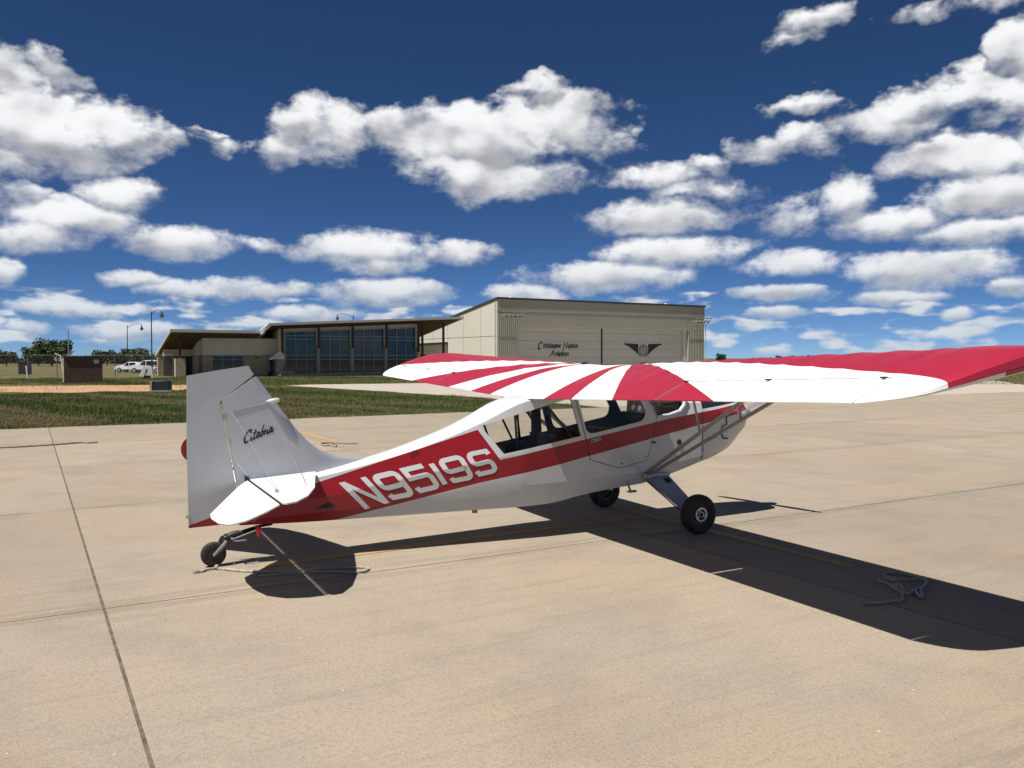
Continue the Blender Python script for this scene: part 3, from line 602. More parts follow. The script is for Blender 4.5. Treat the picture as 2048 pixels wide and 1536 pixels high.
def wing(sg):
    ys = []
    for a, b_ in zip(RIBS[:-1], RIBS[1:]): ys += [a + (b_ - a) * k / 5 for k in range(5)]
    ys.append(RIBS[-1]); NT = 8
    loop = [(x, 0) for x in XS[::-1]] + [(x, 1) for x in XS[1:]]
    bm = bmesh.new(); rows = []
    def sag(Y):
        for a, b_ in zip(RIBS[:-1], RIBS[1:]):
            if a <= Y <= b_: return math.sin(math.pi * (Y - a) / (b_ - a))
        return 0
    for Y in ys:
        r_ = []
        for x, lo in loop:
            h = foil(x)[lo]
            if Y > .4 and not lo: h -= .0062 * sag(Y) * min(1, x / .05) * max(0, min(1, (.9 - x) / .5))
            if x > .9: h += (.0022 if lo == 0 else -.0022) * (x - .9) * 10
            r_.append(bm.verts.new(wing_pt(x, Y, h, sg)))
        rows.append(r_)
    for k in range(1, NT + 1):
        t = math.sin(math.pi / 2 * k / NT); th = math.sqrt(max(0, 1 - (k / NT)**2.2)) if k < NT else 0.02; r_ = []
        for x, lo in loop:
            yt = float(I(x, *TIP)); Y = 4.66 + (yt - 4.66) * t; u, l = foil(x); mid = (u + l) / 2 * .6
            # pull the outline of the bow in at both edges
            r_.append(bm.verts.new(wing_pt(x, Y, mid + ((u, l)[lo] - mid) * th, sg)))
        rows.append(r_)
    for a, b_ in zip(rows[:-1], rows[1:]):
        for i in range(len(a) - 1):
            try: bm.faces.new((a[i], a[i + 1], b_[i + 1], b_[i]))
            except ValueError: pass
        bm.faces.new((a[-1], a[0], b_[0], b_[-1]))
    def cutp(co, no, flt=None):
        fs = [f for f in bm.faces if flt is None or flt(f.calc_center_median())]
        geom = list({e for f in fs for e in f.edges}) + list({v for f in fs for v in f.verts}) + fs
        bmesh.ops.bisect_plane(bm, geom=geom, dist=1e-5, plane_co=co, plane_no=no)
    for p, _ in RAYS:
        d = Vector((p[0] - FOC[0], p[1] - FOC[1])); cutp((FOC[0], sg * FOC[1], 0), (sg * d.y, -d.x, 0) if sg > 0 else (-d.y, -d.x, 0), lambda c: abs(c.y) > .38)
    cutp((0, sg * .40, 0), (0, 1, 0))
    G = .012; G2_ = .003; HG = .008
    for q in (AIL[0], AIL[0] + 2 * G, AIL[1], AIL[1] - 2 * G2_): cutp((0, sg * q, 0), (0, 1, 0), lambda c: c.x < AIL[2] + .1)
    for q in (AIL[2], AIL[2] - HG): cutp((q, 0, 0), (1, 0, 0), lambda c: AIL[0] - .1 < abs(c.y) < AIL[1] + .1)
    bmesh.ops.recalc_face_normals(bm, faces=bm.faces)
    parts = {'wing': [], 'aileron': []}
    for f in bm.faces:
        c = f.calc_center_median(); y = abs(c.y); mi = 1 if (wing_red(c.x, c.y) and (f.normal.z > -.35)) else 0
        # which side is up
        k = 'wing'
        if AIL[0] < y < AIL[1] and c.x < AIL[2]:
            k = 'aileron' if (AIL[0] + 2 * G < y < AIL[1] - 2 * G2_ and c.x < AIL[2] - HG) else None
        if k: parts[k].append(([v.co.copy() for v in f.verts], mi))
    bm.free(); out = {}
    for k, fl in parts.items():
        b2 = bmesh.new()
        for vs, mi in fl:
            try: f = b2.faces.new([b2.verts.new(v) for v in vs]); f.material_index = mi
            except ValueError: pass
        bmesh.ops.remove_doubles(b2, verts=b2.verts, dist=2e-4); bmesh.ops.recalc_face_normals(b2, faces=b2.faces)
        if k == 'aileron':
            pass
        me = bpy.data.meshes.new(k); b2.to_mesh(me); b2.free(); smooth(me, 24); out[k] = link(k, me, plane, [WWHITE, WRED])
    w_ = out['wing']; a_ = out['aileron']
    # rear false spar behind the aileron gap, closing the wing
    sp = MB(); vs = []
    for Y in (AIL[0], AIL[1]):
        x = 1 - (AIL[2] + 1.835) / 1.515
        u, l = foil(x); vs += [wing_pt(x - .004, Y, u - .004, sg), wing_pt(x - .004, Y, l + .004, sg)]
    sp.add(vs, [(0, 1, 3, 2)]); sp.obj('false_spar', WWHITE, w_, fixn=False)
    xh = 1 - (AIL[2] - HG + 1.835) / 1.515; sp = MB(); vs = []
    for Y in (AIL[0] + 2 * G, AIL[1] - 2 * G2_): vs += [wing_pt(xh, Y, foil(xh)[0], sg), wing_pt(xh, Y, foil(xh)[1], sg)]
    sp.add(vs, [(0, 1, 3, 2)])
    for Y in (AIL[0] + 2 * G, AIL[1] - 2 * G2_):
        xx = [xh + (1 - xh) * k / 5 for k in range(6)]; q = [wing_pt(x, Y, foil(x)[0], sg) for x in xx] + [wing_pt(x, Y, foil(x)[1], sg) for x in xx[::-1]]; sp.add(q, [tuple(range(12))])
    sp.obj('nose_and_end_ribs', WWHITE, a_, fixn=False)
    for Y, x1 in ((AIL[0], AIL[0]), (AIL[1], AIL[1])):
        xx = [xh + (1 - xh) * k / 5 for k in range(6)]; q = [wing_pt(x, Y, foil(x)[0], sg) for x in xx] + [wing_pt(x, Y, foil(x)[1], sg) for x in xx[::-1]]; MB().add(q, [tuple(range(12))]).obj('closing_rib', WWHITE, w_, fixn=False)
    for Y in (AIL[0] + .02, 3.56, AIL[1] - .05):   # hinges
        x = 1 - (AIL[2] + 1.835) / 1.515
        MB().box(wing_pt(x, Y, foil(x)[0] + .004, sg), (.045, .03, .010)).obj('aileron_hinge', BLACK, a_)
    for Y in (.62,):
        MB().tube([wing_pt(.12, Y, foil(.12)[0], sg), wing_pt(.12, Y, foil(.12)[0] + .012, sg)], .04, 12).obj('fuel_cap', BLACK, w_)
    return w_, a_
wing_right = wing(-1); wing_left = wing(1)
wing_right[0]['label'] = 'near wing with red sunburst rays on white fabric'; wing_left[0]['label'] = 'far wing with red sunburst rays on white fabric'
# ---- struts
def zlow(s, Y): x = 1 - (s + 1.835) / 1.515; return wing_pt(x, Y, foil(x)[1], 1)[2]
for sg in (-1, 1):
    base = Vector((-.28, sg * .40, .615)); f_end = Vector((-.5, sg * 3.22, zlow(-.5, 3.22) + .02)); r_end = Vector((-1.05, sg * 3.13, zlow(-1.05, 3.13) + .02))
    rb = base + Vector((-.03, 0, .03))
    for a, b_ in ((base, f_end), (rb, r_end)):
        MB().tube([a, a.lerp(b_, .03), a.lerp(b_, .97), b_], [.014, .036, .036, .02], 12, flat=((0, .45, .9), .45)).obj('wing_strut', STRUT, plane, sm=50)
    for a, b_, t in ((rb, r_end, .52), (base, f_end, .60)):
        p = a.lerp(b_, t); s_end = p.x - (.12 if b_ is r_end else .02); Y = abs(p.y) - .02
        MB().tube([p, (s_end, sg * Y, zlow(s_end, Y) + .01)], .012, 8).obj('jury_strut', STRUT, plane, sm=50)
    MB().box(base + Vector((0, -sg * .01, 0)), (.12, .05, .05)).obj('strut_fitting', GREYM, plane)
# ---- fin, rudder, tailplane
def patch(name, bot, top, he, le, thick, mats, flare=0., n=18, m_=14, red=False):
    """fin grid between hinge line he and leading edge le"""
    mb = MB(); V = []
    for j in range(m_ + 1):
        t = j / m_
        for i in range(n + 1):
            u = i / n
            P = Vector(he[0]).lerp(Vector(he[1]), t) * (1 - u) + Vector(le(t)) * u + Vector(bot(u)) * (1 - t) + Vector(top(u)) * t - (Vector(he[0]) * (1 - u) * (1 - t) + Vector(le(0)) * u * (1 - t) + Vector(he[1]) * (1 - u) * t + Vector(le(1)) * u * t)
            hy = thick * math.sqrt(max(0, min(1, (1 - u) * 6 if u > .833 else 1))) * (1 if u < .999 else 0) + flare * math.exp(-t * 9) * (1 - u)**.5 * (u < .999)
            V.append((P, hy))
    for sg in (-1, 1):
        mb.add([(p.x, sg * h, p.y) for p, h in V], [(j * (n + 1) + i, j * (n + 1) + i + 1, (j + 1) * (n + 1) + i + 1, (j + 1) * (n + 1) + i) for j in range(m_) for i in range(n)])
    # close hinge edge and top edge
    L = len(V)
    mb.f += [(j * (n + 1), (j + 1) * (n + 1), L + (j + 1) * (n + 1), L + j * (n + 1)) for j in range(m_)]; mb.mi += [0] * m_
    mb.f += [(m_ * (n + 1) + i, m_ * (n + 1) + i + 1, L + m_ * (n + 1) + i + 1, L + m_ * (n + 1) + i) for i in range(n)]; mb.mi += [0] * n
    return mb
LEc = [(-3.50, .965), (-3.62, .972), (-3.78, .978), (-3.92, 1.0), (-4.07, 1.065), (-4.19, 1.16), (-4.32, 1.306), (-4.5, 1.555), (-4.69, 1.822)]
def le_f(t):
    x = t * (len(LEc) - 1); i = min(int(x), len(LEc) - 2); return Vector(LEc[i]).lerp(Vector(LEc[i + 1]), x - i)
HB, HT = (-4.868, .70), (-5.012, 1.60)
fin = patch('fin', lambda u: Vector(HB).lerp(Vector((-3.50, .965)), u), lambda u: Vector(HT).lerp(Vector((-4.69, 1.822)), u), (HB, HT), le_f, .022, SILVER, .05).obj('fin', SILVER, plane, sm=40)
def slab(name, poly, thick, frame, mats, parent, bev=.3, redcut=None):
    """flat bevelled surface: poly in 2d, frame maps (a, b, h) to 3d"""
    bm = bmesh.new(); vs = [bm.verts.new((a, b_, 0)) for a, b_ in poly]; f = bm.faces.new(vs)
    ins = bmesh.ops.inset_region(bm, faces=[f], thickness=thick * 1.6)
    mid = [v for v in bm.verts if not v.is_boundary]
    for v in bm.verts: v.co.z = thick * .18 if v.is_boundary else thick / 2
    geo = bm.faces[:]; 
    d = bmesh.ops.duplicate(bm, geom=bm.verts[:] + bm.edges[:] + geo)
    for v in [g for g in d['geom'] if isinstance(g, bmesh.types.BMVert)]: v.co.z *= -1
    be = [e for e in bm.edges if e.is_boundary]; bmesh.ops.bridge_loops(bm, edges=be)
    if redcut:
        a, b_ = Vector(redcut[0]), Vector(redcut[1]); dd = b_ - a
        bmesh.ops.bisect_plane(bm, geom=bm.verts[:] + bm.edges[:] + bm.faces[:], dist=1e-5, plane_co=(a.x, a.y, 0), plane_no=(-dd.y, dd.x, 0))
        for f in bm.faces:
            c = f.calc_center_median(); f.material_index = 1 if (Vector((c.x, c.y)) - a).dot(Vector((-dd.y, dd.x))) < 0 else 0
    for v in bm.verts: v.co = frame(*v.co)
    bmesh.ops.recalc_face_normals(bm, faces=bm.faces)
    me = bpy.data.meshes.new(name); bm.to_mesh(me); bm.free(); smooth(me, 35); return link(name, me, parent, mats)
rud = slab('rudder', [(-4.89, .40), (-4.89, .74), (-5.032, 1.585), (-4.715, 1.838), (-4.765, 1.925), (-5.05, 1.882), (-5.328, 1.832), (-5.335, 1.1), (-5.325, .39)], .042, lambda a, b_, h: (a, h, b_), [SILVER, RED], plane, redcut=((-5.6, .335), (-4.6, .63)))
MB().tube([(-5.325, -.012, .50), (-5.352, -.014, .505)], .018, 8).obj('tail_light', STEEL, rud, sm=40)
MB().tube([(-4.885, -.02, .78), (-5.02, -.02, 1.56)], .006, 6).obj('rudder_hinge_tube', STEEL, rud)
for z in (.98, 1.25, 1.48):
    s_ = -4.868 + (z - .70) / .9 * -.144
    MB().box((s_ - .010, 0, z), (.03, .055, .035)).obj('rudder_hinge', STEEL, rud)
MB().lathe([(.128, 0), (.128, .012)], (-5.255, .03, 1.135), 'y', 28).obj('gust_lock_paddle', RED, rud)
SA = R(4); EA = R(26)
for sg in (-1, 1):
    fr = lambda a, b_, h, sg=sg: (-4.772 + a * math.cos(SA) - h * math.sin(SA), sg * b_, .818 + a * math.sin(SA) + h * math.cos(SA))
    slab('stabilizer', [(0, .06), (0, 1.52), (.03, 1.57), (.11, 1.56), (.25, 1.37), (.40, 1.0), (.63, .10)], .036, fr, WWHITE, plane)
    fe = lambda a, b_, h, sg=sg: (-4.795 - a * math.cos(EA) - h * math.sin(EA), sg * b_, .812 - a * math.sin(EA) + h * math.cos(EA))
    slab('elevator', [(0, .075), (.10, .13), (.46, .62), (.475, .80), (.455, 1.08), (.40, 1.32), (.28, 1.48), (.12, 1.545), (0, 1.55)], .034, fe, WWHITE, plane)
    MB().tube([(-4.783, sg * .07, .815), (-4.783, sg * 1.54, .815)], .008, 6).obj('elevator_hinge_tube', BLACK, plane)
    # bracing wires
    for a, b_ in (((-4.93, sg * .02, 1.49), (-4.70, sg * 1.02, .845)), ((-4.43, sg * .022, 1.215), (-4.42, sg * .90, .852)), ((-4.70, sg * 1.02, .80), (-4.75, sg * .06, .40)), ((-4.88, sg * .03, .98), (-4.80, sg * .14, .86))):
        MB().tube([a, b_], .0022, 5).obj('brace_wire', GREYM, plane)
    MB().box((-4.71, sg * 1.02, .846), (.03, .02, .02)).obj('wire_lug', GREYM, plane)
MB().box((-4.80, -.06, .835), (.035, .035, .05)).obj('elevator_horn', BLACK, plane)
tl = MB(); tl.tube([(-4.60, -.02, 1.573), (-4.57, -.045, 1.576), (-4.52, -.052, 1.584), (-4.49, -.045, 1.589), (-4.475, -.02, 1.592)], [.006, .022, .026, .02, .005], 10, flat=((0, 1, 0), .8)); tl.obj('fin_light', WHITE, fin, sm=50)
MB().tube([(-4.585, -.024, 1.56), (-4.93, -.026, 1.49)], .0045, 5).obj('light_cable', GREYM, fin)
for s_, z in ((-5.26, 1.74), (-5.20, 1.50), (-5.24, 1.28), (-5.10, 1.40), (-5.27, 1.02), (-5.16, .92), (-5.05, 1.12), (-4.98, 1.30), (-5.22, .70), (-5.05, .68), (-5.12, 1.66)):
    MB().lathe([(.006, 0), (.003, .003)], (s_, -.0255, z), 'y', 8).obj('rivet', STEEL, rud)
for s_, z in ((-4.80, 1.60), (-4.62, 1.47), (-4.50, 1.10), (-4.72, 1.02), (-4.86, 1.12), (-4.36, 1.08)):
    MB().lathe([(.006, 0), (.003, .003)], (s_, -.0255, z), 'y', 8).obj('rivet', STEEL, fin)
# ---- registration on the side: letters drawn as strokes in a 1 x 1.25 box
TL, TR_, BR, BL = Vector((-3.915, .745)), Vector((-2.35, 1.035)), Vector((-2.225, .772)), Vector((-3.655, .462))
def lm(u, v): return (BL * (1 - u) + BR * u) * (1 - v) + (TL * (1 - u) + TR_ * u) * v
def arcpts(c, r, a0, a1, n=5): return [(c[0] + r * math.cos(R(a0 + (a1 - a0) * k / n)), c[1] + r * math.sin(R(a0 + (a1 - a0) * k / n))) for k in range(n + 1)]
r1 = .21
NINE = arcpts((.74, .26), r1, 270, 360) + arcpts((.74, .99), r1, 0, 90) + arcpts((.26, .99), r1, 90, 180) + arcpts((.26, .80), r1, 180, 270) + [(.98, .54)]
NINE = [(.0, .26), (.02, .0)] and [(0, .24), (.06, .06)] + arcpts((.79, .21), r1, 270, 360) + arcpts((.79, 1.04), r1, 0, 90) + arcpts((.21, 1.04), r1, 90, 180) + arcpts((.21, .80), r1, 180, 270) + [(1.0, .59)]
FIVE = [(0, .24), (.06, 0.03)] + arcpts((.79, .21), r1, 270, 360) + arcpts((.79, .55), r1, 0, 90) + [(.03, .76), (.03, 1.25), (.98, 1.25)]
ESS = [(0, .24), (.06, 0.03)] + arcpts((.74, .24), .24, 270, 360) + arcpts((.74, .40), .22, 0, 90) + arcpts((.26, .86), .24, 270, 180) + arcpts((.26, 1.01), .24, 180, 90) + [(.94, 1.22), (1.0, 1.02)]
ENN = [(0, 0), (0, 1.25), (1, 0), (1, 1.25)]
GL = [(ENN, 1.0), (NINE, .98), (FIVE, .98), ([(0, 0), (0, 1.25)], .04), (NINE, .98), (ESS, .98)]
tot = sum(w for _, w in GL) + .42 * 5; x0 = .09; LWD = .265
for pts, w_ in GL:
    hw = LWD / 2; quads = stroke2(pts, LWD) if len(pts) != 4 else [[Vector(q) for q in qq] for qq in (((-hw, -hw), (hw, -hw), (hw, 1.25 + hw), (-hw, 1.25 + hw)), ((1 - hw, -hw), (1 + hw, -hw), (1 + hw, 1.25 + hw), (1 - hw, 1.25 + hw)), ((hw, 1.25 + hw), (hw, 1.25 - .27), (1 - hw, -hw), (1 - hw, .27)))]
    bm = bmesh.new()
    for qd in quads:
        try: bm.faces.new([bm.verts.new(((x0 + q.x) / (tot + .18), (q.y + LWD / 2) / (1.25 + LWD), 0)) for q in qd])
        except ValueError: pass
    bmesh.ops.remove_doubles(bm, verts=bm.verts, dist=1e-4)
    for v in bm.verts: p = lm(v.co.x, v.co.y); v.co = (p.x, 0, p.y)
    cut(bm, [(-4.03, z_mid(-4.03)), (-3.23, z_mid(-3.23)), (-2.1, z_mid(-2.1))], 2, False)
    for s_ in np.arange(-4, -2, .12): bmesh.ops.bisect_plane(bm, geom=bm.verts[:] + bm.edges[:] + bm.faces[:], dist=1e-5, plane_co=(s_, 0, 0), plane_no=(1, 0, 0))
    for v in bm.verts: v.co = on_side(v.co.x, v.co.z, .0035)
    me = bpy.data.meshes.new('registration_letter'); bm.to_mesh(me); bm.free(); link('registration_letter', me, fus, LETTER)
    x0 += w_ + .42
# ---- script lettering on the fin
SCRIPT = [[(.16, .72), (.19, .90), (.12, .98), (.04, .80), (.0, .45), (.03, .12), (.10, .02), (.19, .14)], [(.22, .42), (.235, .10), (.27, .06), (.30, .20)], [(.255, .62), (.262, .66)], [(.345, .85), (.325, .15), (.36, .06), (.40, .18)], [(.28, .58), (.42, .60)],
          [(.50, .45), (.45, .50), (.42, .30), (.43, .10), (.47, .10), (.505, .45), (.51, .12), (.535, .10)], [(.60, .98), (.565, .20), (.59, .05), (.63, .20), (.635, .42), (.60, .45)], [(.655, .44), (.675, .45), (.685, .10), (.70, .40), (.735, .48)], [(.765, .45), (.77, .12), (.80, .08), (.825, .25)], [(.785, .70), (.79, .74)],
          [(.92, .45), (.87, .52), (.84, .32), (.855, .10), (.895, .12), (.925, .46), (.93, .14), (.96, .08), (1.0, .30)]]
mb = MB()
for k, sp in enumerate(SCRIPT):
    sp = dense(sp, .03, False)
    for qd in stroke2([(x * .30, y * .125) for x, y in sp], .018 if k == 0 else .014):
        mb.add([(-4.822 + .95 * q.x - .02 * q.y + .22 * q.y, -.0245, 1.165 + q.x * .34 + q.y * 1.0) for q in qd], [(0, 1, 2, 3)])
mb.obj('script_lettering', INK, fin, fixn=False)
# ---- landing gear
for sg in (-1, 1):
    leg = MB(); a = [(-.30, .37, .575), (.02, .37, .61), (.075, .80, .315), (-.075, .80, .245)]
    P = [Vector((s, sg * y, z)) for s, y, z in a]; nrm = (P[1] - P[0]).cross(P[3] - P[0]).normalized() * .028
    leg.prism([p - nrm / 2 for p in P], nrm); lg = leg.obj('gear_leg', LEGP, plane)
    bmm = bmesh.new(); bmm.from_mesh(lg.data); bmesh.ops.bevel(bmm, geom=bmm.edges[:], offset=.006, segments=2, affect='EDGES'); bmm.to_mesh(lg.data); bmm.free(); smooth(lg.data, 40)
    MB().box((-.14, sg * .40, .618), (.34, .05, .035), rz=0).obj('leg_fairing', LEGP, plane)
    MB().tube([(-.315, sg * .42, .555), (-.10, sg * .80, .235), (-.05, sg * .88, .215)], .008, 6).obj('brake_hose', BLACK, plane, sm=50)
    if sg < 0: MB().prism([tuple(P[0].lerp(P[1], u).lerp(P[3].lerp(P[2], u), v) + Vector((0, -.016, .006))) for u, v in ((.62, .12), (.88, .12), (.88, .26), (.62, .26))], (0, -.002, 0)).obj('leg_placard', BLACK, lg)
    wh = empty('wheel', (0, 0, 0)); wh.parent = plane
    c = (.01, sg * .96, .225); ox = MB().tube([(0, sg * .78, .27), (.01, sg * .93, .225)], .024, 10); ox.obj('axle', STEEL, wh, sm=50)
    ty = MB(); pr = [(.125, -.055), (.165, -.074), (.195, -.072), (.214, -.055), (.222, -.03), (.2245, 0), (.222, .03), (.214, .055), (.195, .072), (.165, .074), (.125, .055)]
    ty.lathe(pr, c, 'y', 48, cap=False); ty.obj('tyre', RUBBER, wh, sm=40)
    rm = MB(); rm.lathe([(.128, -.05), (.095, -.045), (.085, -.01), (.085, .01), (.095, .045), (.128, .05)], c, 'y', 32, cap=False); rm.lathe([(.084, -.012), (.084, .012)], c, 'y', 32); rm.obj('rim', BLACK, wh, sm=40)
    hb = MB(); o = sg * .052; hb.lathe([(.085, o - sg * .006), (.083, o + sg * .006), (.062, o + sg * .006), (.060, o - sg * .006)], c, 'y', 28, cap=False); hb.lathe([(.040, o - sg * .03), (.038, o + sg * .004), (.026, o + sg * .008), (.024, o - sg * .02)], c, 'y', 20, cap=False)
    for k in range(3):
        an = R(100 + 120 * k); hb.box((c[0] + .05 * math.cos(an), c[1] + o - sg * .008, c[2] + .05 * math.sin(an)), (.022, .012, .022))
    hb.obj('hub', STEEL, wh, sm=40)
    MB().tube([(-.56, sg * .37, .56), (-.545, sg * .42, .455)], [.014, .013], 8, flat=((0, 1, 0), .7)).obj('step_post', STRUT, plane, sm=50)
    MB().tube([(-.60, sg * .435, .447), (-.58, sg * .44, .449), (-.50, sg * .45, .453), (-.48, sg * .45, .455)], [.015, .038, .038, .015], 12, flat=((0, 0, 1), .35)).obj('step_pad', GREYM, plane, sm=50)
# tailwheel
tw = empty('tail_wheel'); tw.parent = plane
ts = MB()
for k, (a, b_, dz) in enumerate(((-4.35, -4.93, 0), (-4.55, -4.88, -.013), (-4.66, -4.86, -.026))):
    pts = [(s, 0, float(I(s, [-5.0, -4.85, -4.7, -4.5, -4.3], [.275, .315, .352, .372, .378])) + dz) for s in np.linspace(a, b_, 8)]
    ts.tube(pts, .021, 8, flat=((0, 0, 1), .3))
ts.obj('leaf_spring', BLACK, tw, sm=40)
hd = MB(); hd.tube([(-4.86, 0, .30), (-4.93, 0, .285), (-5.0, 0, .262)], [.03, .036, .03], 10); hd.tube([(-4.985, 0, .20), (-4.985, 0, .30)], .024, 10); hd.obj('steering_head', BLACK, tw, sm=40)
ar = MB(); ar.tube([(-4.94, -.09, .262), (-4.94, .09, .262)], .010, 6); ar.tube([(-4.94, -.085, .262), (-4.72, -.07, .325)], .006, 6); ar.tube([(-4.93, -.055, .235), (-4.80, -.065, .238)], .005, 6); ar.obj('steering_arm', GREYM, tw)
for sg in (-1, 1): MB().tube([(-4.985, sg * .015, .235), (-5.02, sg * .048, .20), (-5.10, sg * .05, .122)], [.018, .02, .016], 8, flat=((0, 1, 0), .45)).obj('fork', STRUT, tw, sm=50)
MB().tube([(-5.105, -.055, .122), (-5.105, .055, .122)], .012, 10).obj('axle', STEEL, tw)
MB().lathe([(.05, -.03), (.09, -.036), (.108, -.03), (.117, -.015), (.119, 0), (.117, .015), (.108, .03), (.09, .036), (.05, .03)], (-5.105, 0, .119), 'y', 36).obj('tyre', RUBBER, tw, sm=40)
MB().lathe([(.052, -.034), (.03, -.036), (.03, .036), (.052, .034)], (-5.105, 0, .119), 'y', 20).obj('hub', BLACK, tw, sm=40)
MB().tube([(-4.72, -.05, .365), (-4.70, -.07, .335), (-4.695, -.072, .30), (-4.69, -.075, .262)], [.012, .026, .022, .014], 6, flat=((0, 1, 0), .3)).obj('red_flag', REDTAG, tw)
# ---- propeller
prop = empty('propeller'); prop.parent = plane; PC = Vector((1.50, 0, 1.285))
MB().lathe([(.001, .20), (.04, .185), (.075, .145), (.10, .09), (.115, .03), (.118, -.03), (.11, -.05)], (PC.x - .03, 0, PC.z), 'x', 28).obj('spinner', WHITE, prop, sm=40)
for sg in (-1, 1):
    pts = []; d = Vector((-sg * -.02, sg * math.cos(R(23)), -sg * math.sin(R(23)))).normalized()
    mb = MB(); prf = [(.08, .035, .03, 60), (.2, .05, .024, 42), (.4, .066, .016, 28), (.62, .068, .011, 20), (.8, .058, .008, 16), (.9, .04, .006, 14), (.925, .015, .004, 14)]
    vs = []
    for r_, cw, th, tw_ in prf:
        ca, sa = math.cos(R(tw_)), math.sin(R(tw_)); c = PC + d * r_; up = Vector((0, 0, 1))
        for u, v in ((-1, 0), (-.3, 1), (.6, .6), (1, 0), (.6, -.3), (-.3, -.4)):
            a, b_ = u * cw, v * th; vs.append(c + Vector((a * sa + b_ * ca, 0, a * ca - b_ * sa)))
    n = 6; mb.add(vs, [(i * n + k, i * n + (k + 1) % n, (i + 1) * n + (k + 1) % n, (i + 1) * n + k) for i in range(len(prf) - 1) for k in range(n)] + [tuple(range(n)), tuple((len(prf) - 1) * n + k for k in range(n))])
    mb.obj('blade', GREYM, prop, sm=40)
# ---- small things on the hull
MB().tube([(-1.02, .14, 1.735), (-1.02, .14, 1.80), (-1.0, .14, 1.83), (-.94, .14, 1.84)], .006, 6).obj('antenna', RED, plane, sm=50)
MB().tube([(-.70, -.10, 1.83), (-.72, -.10, 1.92)], .004, 5).obj('antenna', BLACK, plane)
MB().lathe([(.030, 0), (.030, .03), (.02, .05)], (-2.42, -.16, z_bot(-2.42) - .052), 'z', 14).obj('drain_cap', mat('brass', (.3, .2, .1), .5, .5), plane)
MB().lathe([(.055, -.002), (.053, .004)], on_side(-3.12, .985, .002), 'y', 24).obj('inspection_cover', RED, fus)
tdp = MB(); tdp.tube([on_side(-4.16, .505, .002), on_side(-4.09, .515, .006), on_side(-4.04, .525, .008), on_side(-3.99, .535, .006), on_side(-3.985, .536, .002)], [.003, .014, .024, .022, .006], 10, flat=((0, 1, 0), .4)); tdp.obj('cable_fairing', BLACK, fus, sm=50)
MB().tube([(-4.14, -.145, .503), (-4.86, -.05, .40)], .003, 5).obj('rudder_cable', RED, plane)
MB().lathe([(.013, 0), (.004, .012)], (.27, -.392, .94), 'y', 10).obj('strut_bolt', WHITE, plane)
# ---- cabin inside
tb = [((-1.95, .26, .80), (-2.15, .24, 1.33)), ((-1.62, .30, .85), (-1.95, .26, 1.44)), ((-1.95, -.26, .98), (-1.98, -.26, 1.40)), ((-1.62, .32, .95), (-1.66, .30, 1.52)), ((-1.62, -.30, 1.50), (-1.20, -.34, 1.0)),
      ((-1.62, .30, 1.50), (-1.25, .34, 1.0)), ((-1.95, -.26, 1.36), (-1.62, .30, 1.05)), ((-.18, .34, 1.28), (-.42, .33, 1.66)), ((-.18, -.33, 1.28), (-.42, -.32, 1.66)), ((-1.62, -.31, 1.52), (-1.62, .31, 1.52))]
for a, b_ in tb: MB().tube([a, b_], .013, 8).obj('frame_tube', BLACK, plane, sm=50)
MB().tube([(-1.33, .33, 1.0), (-1.37, .33, 1.60)], .03, 8, flat=((0, 1, 0), .4)).obj('door_post', BLACK, plane)
MB().box((-1.50, .16, 1.22), (.04, .10, .70)).obj('headrest_panel', LINING, plane)
for s_ in (-1.35, -.62):
    se = empty('seat'); se.parent = plane
    c_ = MB(); c_.box((s_ + .18, 0, .82 + (s_ + 1.35) * .19), (.46, .50, .12)); c_.obj('cushion', SEAT, se)
    k_ = MB(); k_.prism([(s_ - .08, -.24, .84), (s_ + .02, -.24, .84), (s_ - .10, -.24, 1.13 + (s_ + 1.35) * .06), (s_ - .18, -.24, 1.13 + (s_ + 1.35) * .06)], (0, .48, 0)); k_.obj('backrest', SEAT, se)
MB().box((-1.95, .02, .90), (.45, .56, .10)).obj('baggage_shelf', SEAT, plane)
bg_ = MB(); bg_.box((-1.82, -.05, .99), (.22, .26, .13)); bg_.tube([(-2.0, -.1, .96), (-1.66, -.1, 1.04)], .045, 8); bg_.obj('baggage', LINING, plane)
pn = MB(); pn.prism([(-.08, -.34, 1.22), (.24, -.34, 1.30), (.22, -.34, 1.47), (-.06, -.34, 1.46)], (0, .68, 0)); pn.obj('instrument_panel', LINING, plane)
for k in range(4): MB().lathe([(.035, 0), (.035, .012)], (-.075, -.2 + .13 * k, 1.38), 'x', 14).obj('instrument_dial', GREYM, plane)
MB().box((.46, 0, 1.1), (.02, .62, .7)).obj('firewall', BLACK, plane)
# ================================================================ buildings
def brickmat(name, c1, c2, mortar, scale=1.):
    m_ = bpy.data.materials.new(name); m_.use_nodes = True; t = m_.node_tree; b = NB(t); p = t.nodes['Principled BSDF']
    q = b.sep(b.node('ShaderNodeTexCoord').outputs['Object']); v = b.xyz(b.m('ADD', q[0], q[1]), q[2], 0)
    n = b.node('ShaderNodeTexBrick'); b.put(n, 'Vector', v); b.put(n, 'Color1', c1); b.put(n, 'Color2', c2); b.put(n, 'Mortar', mortar); b.put(n, 'Scale', scale); n.inputs['Mortar Size'].default_value = .012; n.inputs['Brick Width'].default_value = .40; n.inputs['Row Height'].default_value = .13
    c = b.mix(b.step(b.noise(v, 1.5, 3, .6), .35, .7, 0, .35), n.outputs[0], tuple(x * .6 for x in c1)); t.links.new(c, p.inputs['Base Color']); p.inputs['Roughness'].default_value = .9
    return m_
